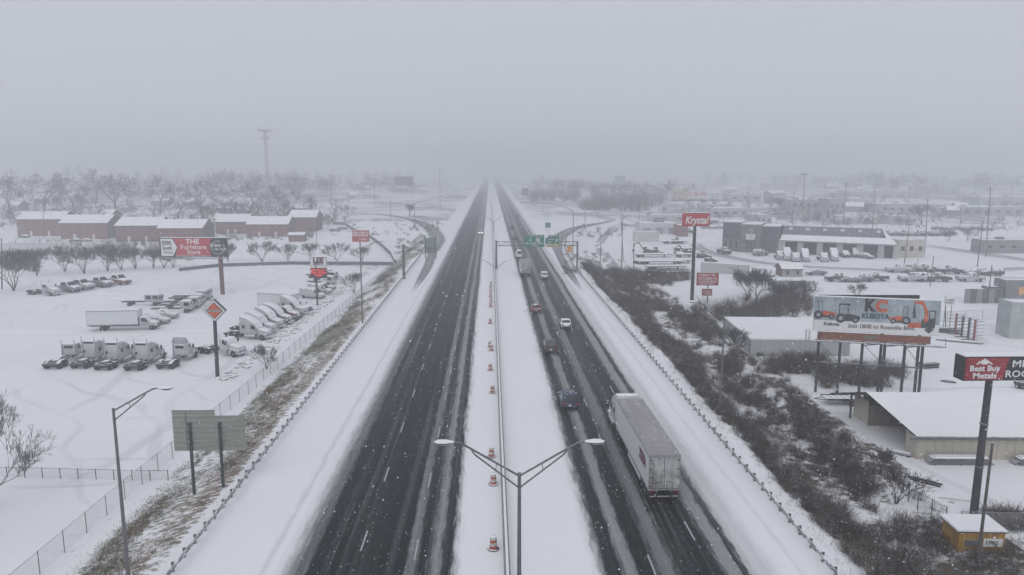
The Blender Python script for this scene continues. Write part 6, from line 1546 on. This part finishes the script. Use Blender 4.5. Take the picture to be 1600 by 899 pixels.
# containers by the hedge
for (xa, xb, yb, yt, col, lb) in ((1211, 1235, 452, 436, (.24, .25, .26), 'grey container with a snowy lid beside the hedge'), (1236, 1259, 450, 436, (.10, .14, .19), 'blue container with a snowy lid beside the grey one')):
    A, B_ = G(xa, yb), G(xb, yb); h = onY(xa, yt + 3, A.y).z - A.z; w = B_.x - A.x
    o = tag(empty('container', A), lb, 'container'); m = pm('container_%d' % xa, col, .6, var=.15)
    for i in range(8): MB().box((w * (i + .5) / 8, 0, h / 2), (w / 8 - .02, .12 + .08 * (i % 2), h)).build('corrugated_panel', m, o)
    MB().box((w / 2, 2.5, h / 2 - .05), (w - .1, 4.8, h - .1)).build('hull', m, o); MB().box((w / 2, 2.5, h + .08), (w, 5, .18)).build('snow_cap', M_CAP, o)
B = G(1238, 433); gable_house('snowy_hut', 'hut with a rounded snowy roof behind the containers', B, 5.5, 5, 2.2, 1.2, pm('hut_wall', (.33, .30, .29), .8), cols=2, rows=1, cat='hut')
# ---- cantilever steel rack with red posts, racks and scrap
M_RACKR = pm('rack_red', (.20, .05, .045), .6, var=.25); M_RACKD = pm('rack_dark', (.06, .055, .055), .7)
S = tag(empty('pipe_rack', G(1500, 530)), 'cantilever pipe rack of four dark and red posts in the snowy yard', 'rack'); b0 = G(1500, 530)
for i, (bx, by, tx, ty) in enumerate(((1492, 522, 1493, 490), (1502, 527, 1502, 494), (1512, 531, 1512, 497), (1521, 534, 1522, 500))):
    p = G(bx, by); h = onY(tx, ty, p.y).z - p.z; l = p - b0
    MB().box((l.x, l.y, h / 2), (.26, .26, h)).build('post', M_RACKR if i in (0, 3) else M_RACKD, S)
    for k in range(6): MB().box((l.x + .75, l.y, h * (.12 + .16 * k)), (1.7, .1, .08)).build('rack_arm', M_PGREY, S); MB().box((l.x - .75, l.y, h * (.12 + .16 * k)), (1.3, .1, .08)).build('rack_arm', M_PGREY, S) if i < 2 else None
    MB().box((l.x, l.y, .1), (2.2, .3, .16)).build('foot', M_FRAME, S)
def bundle(label, px, py, l, w, h, rz, n=6, m=M_FRAME, name='timber_bundle', cat='timber', cap=True):
    o = tag(empty(name, G(px, py), R(rz)), label, cat)
    for i in range(n):
        MB().box((rng.uniform(-.3, .3), (i % 3 - 1) * w / 3, .1 + h * (i // 3) / max(1, (n - 1) // 3 + 1)), (l * rng.uniform(.8, 1), w / 3.6, h / 2.6), R(rng.uniform(-2, 2))).build('plank', m, o)
    if cap: MB().box((0, 0, h + .06), (l * .85, w * .8, .1), top=(.95, .8)).build('snow_cap', M_CAP, o)
    return o
bundle('stack of dark lengths left of the pipe rack', 1472, 519, 5.5, 1.6, .9, -28)
bundle('low snowy beams lying in front of the pipe rack', 1500, 535, 7, .8, .3, -28, 3)
bundle('long flat stack of sheets in the yard in front of the tan shed', 1441, 752, 2.9, 1.0, .45, -42, 6)
bundle('single snowy plank lying in the yard left of the roofing sign pole', 1500, 782, 3.4, .25, .1, -20, 1, M_POST, 'plank', 'plank', False)
bundle('snowy plank lying beyond the utility pole in the yard', 1550, 798, 3.4, .25, .1, -14, 1, M_POST, 'plank', 'plank', False)
bundle('dark plank bundle at the corner of the tan shed', 1408, 711, 2.0, .5, .3, -42, 3)
bundle('small pallet heap under snow left of the roofing sign', 1450, 574, 3.0, 1.6, .9, 10, 6, M_FRAME, 'scrap_heap', 'scrap')
bundle('low snowy timber lengths below the pallet heap', 1481, 597, 1.4, .8, .6, -20, 3)
bundle('snowed-in beams in the yard above the tan shed roof', 1470, 616, 4.2, .8, .3, 2, 3)
bundle('dark stack by the right edge under the roofing sign', 1597, 607, 1.6, 1.2, 1.2, 0, 6)
# flatbed trailer
S = tag(empty('flatbed_trailer', G(1326, 631), R(-2)), 'empty flat equipment trailer parked between billboard legs and tan shed', 'trailer')
MB().box((0, 0, .75), (6.4, 2.0, .08)).build('deck', M_FRAME, S)
for i in range(8): MB().box((-2.8 + i * .8, 0, .82), (.5, 1.9, .05)).build('deck_plank', pm('plank_snow', (.2, .18, .16), .8, snow=.6, amount=.6), S)
for s in (-1, 1):
    MB().box((0, s * 1.0, .85), (6.4, .07, .22)).build('side_rail', M_FRAME, S)
    for x in (-.1, .75): wheel(S, x, s * 1.1, .36, .22)
MB().box((.3, -1.12, .98), (1.9, .3, .06)).box((.3, 1.12, .98), (1.9, .3, .06)).build('fender', M_FRAME, S)
MB().tube((-3.2, .6, .72), (-4.4, 0, .68), .05).tube((-3.2, -.6, .72), (-4.4, 0, .68), .05).build('tongue', M_FRAME, S)
# ---- equipment yard: flat trailers and machines under snow
ROWY = [(990, 1050, 402), (990, 1016, 412), (995, 1068, 413), (1008, 1072, 421), (1012, 1078, 430), (1056, 1082, 402), (1055, 1080, 411), (1052, 1085, 392), (1034, 1074, 381)]
for i, (xa, xb, yb) in enumerate(ROWY):
    A, B_ = G(xa, yb), G(xb, yb); l = B_.x - A.x
    o = tag(empty('flat_trailer', (A + B_) / 2), '%s low flat trailer under snow in the equipment yard, counting from the sign pole side' % ORD[i], 'trailer', 'flat trailers in the equipment yard')
    MB().box((0, 0, .95), (l, 2.4, .22)).build('bed', M_FRAME, o); MB().box((0, .1, 1.16), (l - .2, 2.2, .2), top=(.99, .9)).build('snow_cap', M_CAP, o)
    for k in range(int(l / 1.3)): MB().box((-l / 2 + .65 + 1.3 * k, -1.22, .92), (.08, .06, .3)).build('stake_pocket', M_POST, o)
    for x in (-l * .38, -l * .28):
        for s in (-1, 1): wheel(o, x, s * .95, .45, .3)
    MB().box((l * .3, 0, .45), (.15, 1.4, .9)).build('stand', M_FRAME, o)
M_MACH = pm('machine_paint', (.10, .095, .085), .7, var=.3, snow=.4, amount=.55)
def machine(label, px, py, rz, s=1., boom=True):
    o = tag(empty('excavator' if boom else 'loader', G(px, py), R(rz)), label, 'machine'); o.scale = (s, s, s)
    for k in (-1, 1): MB().box((0, k * .95, .4), (3.4, .5, .75)).build('track', M_TYRE, o, bevel=.15)
    MB().box((-.5, 0, 1.35), (2.4, 2.1, 1.0)).build('engine_house', M_MACH, o, bevel=.08)
    c = MB().box((.75, .55, 1.75), (1.1, .95, 1.7)).build('cab', M_MACH, o, bevel=.05); MB().box((1.32, .55, 1.95), (.04, .8, 1.1)).build('pane', M_PANE, c)
    if boom:
        MB().prism([(1.0, 1.2), (1.5, 1.2), (3.3, 3.6), (4.6, 3.2), (4.6, 3.5), (3.2, 4.1)], -.5, -.15).build('boom', M_MACH, o)
        MB().prism([(4.4, 3.6), (4.8, 3.4), (5.2, 1.4), (4.9, 1.4)], -.45, -.2).build('stick', M_MACH, o); MB().box((5.0, -.32, 1.0), (.8, .9, .7)).build('bucket', M_MACH, o)
    else:
        MB().prism([(1.2, 1.0), (2.6, .5), (2.7, .8), (1.3, 1.4)], -.8, .8).build('lift_arm', M_MACH, o); MB().box((2.9, 0, .5), (.7, 2.1, .7)).build('bucket', M_MACH, o)
    return o
machine('snowy excavator with a raised boom at the back of the equipment yard', 1012, 397, 160); machine('snowy loader in the middle of the equipment yard', 1022, 398, 10, boom=False); machine('dark machine at the right of the equipment yard beside the sign pole', 1073, 399, 200, .9)
machine('small machine at the front of the equipment yard', 1040, 434, 150, .7); machine('dark loader by the right row of the yard', 1096, 403, 30, .9, False); machine('loader beyond the tall sign pole on the right', 1108, 410, 20, .8, False); machine('low machine at the back row of the yard', 1056, 380, 15, .9, False)
A = G(1097, 424); S = tag(empty('snowy_container', A, R(-32)), 'long pale container under snow running past the red yard sign', 'container')
box_body(S, 0, 13, .1, 2.7, 1.25, pm('pale_container', (.42, .43, .43), .6), M_CAP)
A = G(1150, 437); S = tag(empty('low_wall', A, R(-30)), 'low grey block wall with a pipe on top right of the yard sign', 'wall')
for i in range(6): MB().box((i * 1.8, 0, .9), (1.75, .4, 1.8)).build('wall_block', M_WALLG, S)
MB().box((4.5, 0, 1.86), (11, .46, .12)).build('snow_cap', M_CAP, S)
# ---- utility poles, far lamps and the tower
M_WOOD = pm('pole_wood', (.09, .08, .075), .9, var=.25, snow=.85, amount=.5)
def pole(label, bx, by, tx, ty, arms=1, r=.15, m=M_WOOD, name='utility_pole', xf=False):
    p = G(bx, by); q = onY(tx, ty, p.y); t = q - p
    o = tag(empty(name, p), label, 'pole', 'poles around the lots')
    MB().tube((0, 0, -.2), t, r, r * .7, 7).build('shaft', m, o)
    for k in range(arms):
        c = t * (1 - .045 - .06 * k)
        MB().box((c.x, 0, c.z), (2.3, .12, .12)).build('crossarm', m, o)
        for x in (-1.0, -.4, .4, 1.0): MB().lathe([(.05, 0), (.06, .1), (.03, .2)], 6, c=(c.x + x, 0, c.z + .06)).build('insulator', M_STEEL, o)
    if xf: MB().lathe([(.22, 0), (.22, .75)], 8, c=(t.x * .85 + .35, 0, t.z * .82)).build('transformer', M_PGREY, o)
    return o
PL = [(1527, 884, 1551, 692, 0, .13, 'leaning utility pole in front of the yellow hut'), (1543, 474, 1550, 415, 0, .14, 'utility pole behind the grey enclosure'), (1445, 396, 1450, 309, 1, .16, 'tall utility pole right of the cream building'), (1363, 358, 1367, 297, 1, .16, 'utility pole behind the service hall roof, centre'), (1317, 352, 1323, 284, 2, .2, 'double-arm utility pole behind the service hall roof'),
      (1527, 417, 1536, 345, 0, .16, 'slanting pole on the far right street'), (1540, 402, 1548, 292, 1, .18, 'tallest hazy pole at the right street'), (1238, 352, 1241, 300, 1, .18, 'hazy pole left of the far lamp pole'), (1332, 357, 1332, 334, 0, .12, 'short pole behind the hall ridge'), (1412, 420, 1421, 352, 0, .14, 'slanting pole in front of the cream building'), (1500, 355, 1502, 320, 1, .15, 'faint pole above the round shrubs'),
      (1434, 430, 1434, 405, 0, .08, 'thin pole among the parked cars'), (1453, 448, 1459, 400, 0, .12, 'lamp pole at the lower row of parked cars'), (937, 430, 939, 378, 0, .13, 'pole at the side lane by the ditch'), (974, 407, 970, 335, 0, .13, 'leaning pole on the verge beside the side lane'), (990, 434, 990, 380, 0, .13, 'pole at the corner of the equipment yard'), (998, 355, 999, 320, 1, .15, 'hazy pole behind the equipment yard'), (914, 357, 914, 322, 0, .14, 'faint pole inside the right interchange'),
      (518, 326, 517, 271, 1, .2, 'hazy pole left of the interchange street'), (495, 385, 494, 352, 0, .12, 'thin pole beside the small brick house'), (229, 375, 231, 338, 0, .14, 'pole in front of the second apartment pair'), (68, 372, 68, 330, 1, .14, 'pole in front of the first apartment roof'), (1170, 330, 1170, 292, 1, .18, 'faint pole left of the high-mast lamp'), (1290, 318, 1291, 284, 1, .18, 'faint pole right of the high-mast lamp'), (1420, 318, 1421, 282, 1, .18, 'faint pole among the far right warehouses'), (1580, 335, 1581, 290, 1, .18, 'faint pole at the far right edge'), (1100, 325, 1100, 290, 1, .16, 'faint pole behind the two-faced billboard'), (1040, 322, 1040, 288, 1, .16, 'faint pole over the interchange brush'), (585, 318, 585, 282, 1, .18, 'faint pole beyond the left ramps'), (610, 345, 610, 308, 0, .14, 'thin pole inside the left interchange'), (545, 340, 544, 300, 1, .16, 'hazy pole at the bend of the street left'), (728, 310, 728, 278, 0, .14, 'faint lamp pole at the left carriageway edge'), (3, 452, 2, 372, 0, .16, 'pole at the left frame edge by the shrubs'), (1478, 520, 1477, 462, 0, .1, 'bent lamp post left of the marquee sign')]
for i, (bx, by, tx, ty, ar, r, lb) in enumerate(PL): pole(lb, bx, by, tx, ty, ar, r, xf=(i == 2))
def mast(label, bx, by, tx, ty, name, head):
    p = G(bx, by); h = onY(tx, ty, p.y).z - p.z; o = tag(empty(name, p), label, 'tower'); w = 1.1 if head == 'tower' else .35
    if head == 'tower':
        for a in range(3):
            t = 2.094 * a; MB().tube((w * math.cos(t), w * math.sin(t), 0), (.7 * math.cos(t), .7 * math.sin(t), h), .11, .08, 5).build('leg', pm('tower_steel', (.42, .42, .43), .6), o)
        lz = MB(); n = 16
        for i in range(n):
            z0, z1 = h * i / n, h * (i + 1) / n; r0, r1 = w + (.7 - w) * i / n, w + (.7 - w) * (i + 1) / n
            for a in range(3):
                t, u = 2.094 * a, 2.094 * (a + 1); lz.tube((r0 * math.cos(t), r0 * math.sin(t), z0), (r1 * math.cos(u), r1 * math.sin(u), z1), .08, n=4).tube((r1 * math.cos(t), r1 * math.sin(t), z1), (r1 * math.cos(u), r1 * math.sin(u), z1), .07, n=4)
        lz.build('lattice', MATS['tower_steel'], o)
        for k, z in enumerate((h - .6, h - 4.5)):
            R_ = 3.2 if k == 0 else 1.8
            MB().lathe([(R_ * .9, z), (R_, z + .15)], 10).build('platform', M_PGREY, o)
            for a in range(9 if k == 0 else 6):
                t = 6.283 * a / (9 if k == 0 else 6); MB().box((R_ * math.cos(t), R_ * math.sin(t), z + .6), (.35, .2, 2.0), t).build('antenna', M_TRIM, o)
    else:
        MB().tube((0, 0, 0), (0, 0, h), w, w * .6, 8).build('shaft', M_PGREY, o)
        MB().lathe([(1.6, h - .8), (1.9, h - .6)], 10).build('lamp_ring', M_PGREY, o)
        for a in range(8):
            t = 6.283 * a / 8; MB().box((1.9 * math.cos(t), 1.9 * math.sin(t), h - 1.0), (.7, .6, .5), t).build('flood_light', M_PGREY, o)
    return o
mast('faint lattice radio tower with an antenna crown above the left woods', 419, 300, 417, 203, 'radio_tower', 'tower')
mast('hazy high-mast lamp with a round crown behind the dealership', 1254, 333, 1258, 270, 'high_mast_lamp', 'mast')
# fences on the right
chain_fence('yard_fence', 'vine-hung chain-link fence along the ditch near the roofing sign', [tuple(G(1395, 752)[:2]), tuple(G(1420, 790)[:2]), tuple(G(1445, 812)[:2]), tuple(G(1478, 828)[:2])], 1.6, 1.9, r=.05)
chain_fence('hut_fence', 'chain-link fence behind the yellow hut', [tuple(G(1500, 828)[:2]), tuple(G(1640, 832)[:2])], 2.4, 1.6, r=.05)
chain_fence('rack_fence', 'wire fence running behind the pipe rack', [tuple(G(1452, 504)[:2]), tuple(G(1575, 498)[:2])], 4, 2.0)
# ------------------------------------------------------------------ falling snow and the air full of it
def falling_snow():
    rs = np.random.RandomState(21); n = 80000
    Y = 9 + 150 * rs.rand(n) ** 1.5; X = (rs.rand(n) - .5) * (30 + Y * 1.7) + Y * .03; Z = rs.rand(n) * 27 - 2
    keep = (Z > np.where(X < -22, -1.8, np.where(X > 23, -2.2, .1))); keep &= (X ** 2 + Y ** 2 + (Z - CAM_H) ** 2) > 250
    X, Y, Z = X[keep], Y[keep], Z[keep]; n = len(X)
    r = .008 + .017 * rs.rand(n) ** 2.4
    c = np.stack([X, Y, Z], 1)
    D = np.array([[1, 0, 0], [-1, 0, 0], [0, 1, 0], [0, -1, 0], [0, 0, 1], [0, 0, -1]])
    q = rs.normal(0, 1, (n, 3, 3)); q, _ = np.linalg.qr(q)
    V = c[:, None, :] + np.einsum('nij,kj->nki', q, D) * r[:, None, None]
    F = (np.arange(n) * 6)[:, None, None] + np.array([[0, 2, 4], [2, 1, 4], [1, 3, 4], [3, 0, 4], [2, 0, 5], [1, 2, 5], [3, 1, 5], [0, 3, 5]])[None]
    F = F.reshape(-1, 3)
    me = bpy.data.meshes.new('falling_snow'); me.vertices.add(n * 6); me.vertices.foreach_set('co', V.reshape(-1))
    me.loops.add(F.size); me.loops.foreach_set('vertex_index', F.reshape(-1).astype(np.int32))
    me.polygons.add(len(F)); me.polygons.foreach_set('loop_start', (np.arange(len(F)) * 3).astype(np.int32))
    me.materials.append(pm('snowflake', (.85, .86, .88), .9, var=.02)); me.update(calc_edges=True)
    tag(link('falling_snow', me), 'fine snowflakes falling through the air over the highway', kind='stuff')
falling_snow()
hz = MB().box((0, 500, 29), (7000, 7000, 68)).build('haze', [])
hm = bpy.data.materials.new('snowy_air'); hm.use_nodes = True; nt = hm.node_tree; nt.nodes.clear()
ho_ = nt.nodes.new('ShaderNodeOutputMaterial'); hv = nt.nodes.new('ShaderNodeVolumePrincipled'); nt.links.new(hv.outputs[0], ho_.inputs['Volume'])
hv.inputs['Color'].default_value = (.93, .945, .975, 1); hv.inputs['Density'].default_value = .0017; hv.inputs['Anisotropy'].default_value = .65
hz.data.materials.append(hm)
tag(hz, 'pale snow haze filling the air', kind='stuff')
# fit the lettering and turn it into mesh
bpy.context.view_layer.update()
dg = bpy.context.evaluated_depsgraph_get()
for o, w, h in TEXTS:
    me = bpy.data.meshes.new_from_object(o.evaluated_get(dg)); sx = w / o.dimensions.x if w and o.dimensions.x > 0 else 1
    par, loc, rot, nm = o.parent, o.location.copy(), o.rotation_euler.copy(), o.name
    bpy.data.objects.remove(o)
    q = bpy.data.objects.new(nm, me); COL.objects.link(q); q.location = loc; q.rotation_euler = rot; q.scale = (sx, 1, 1); q.parent = par
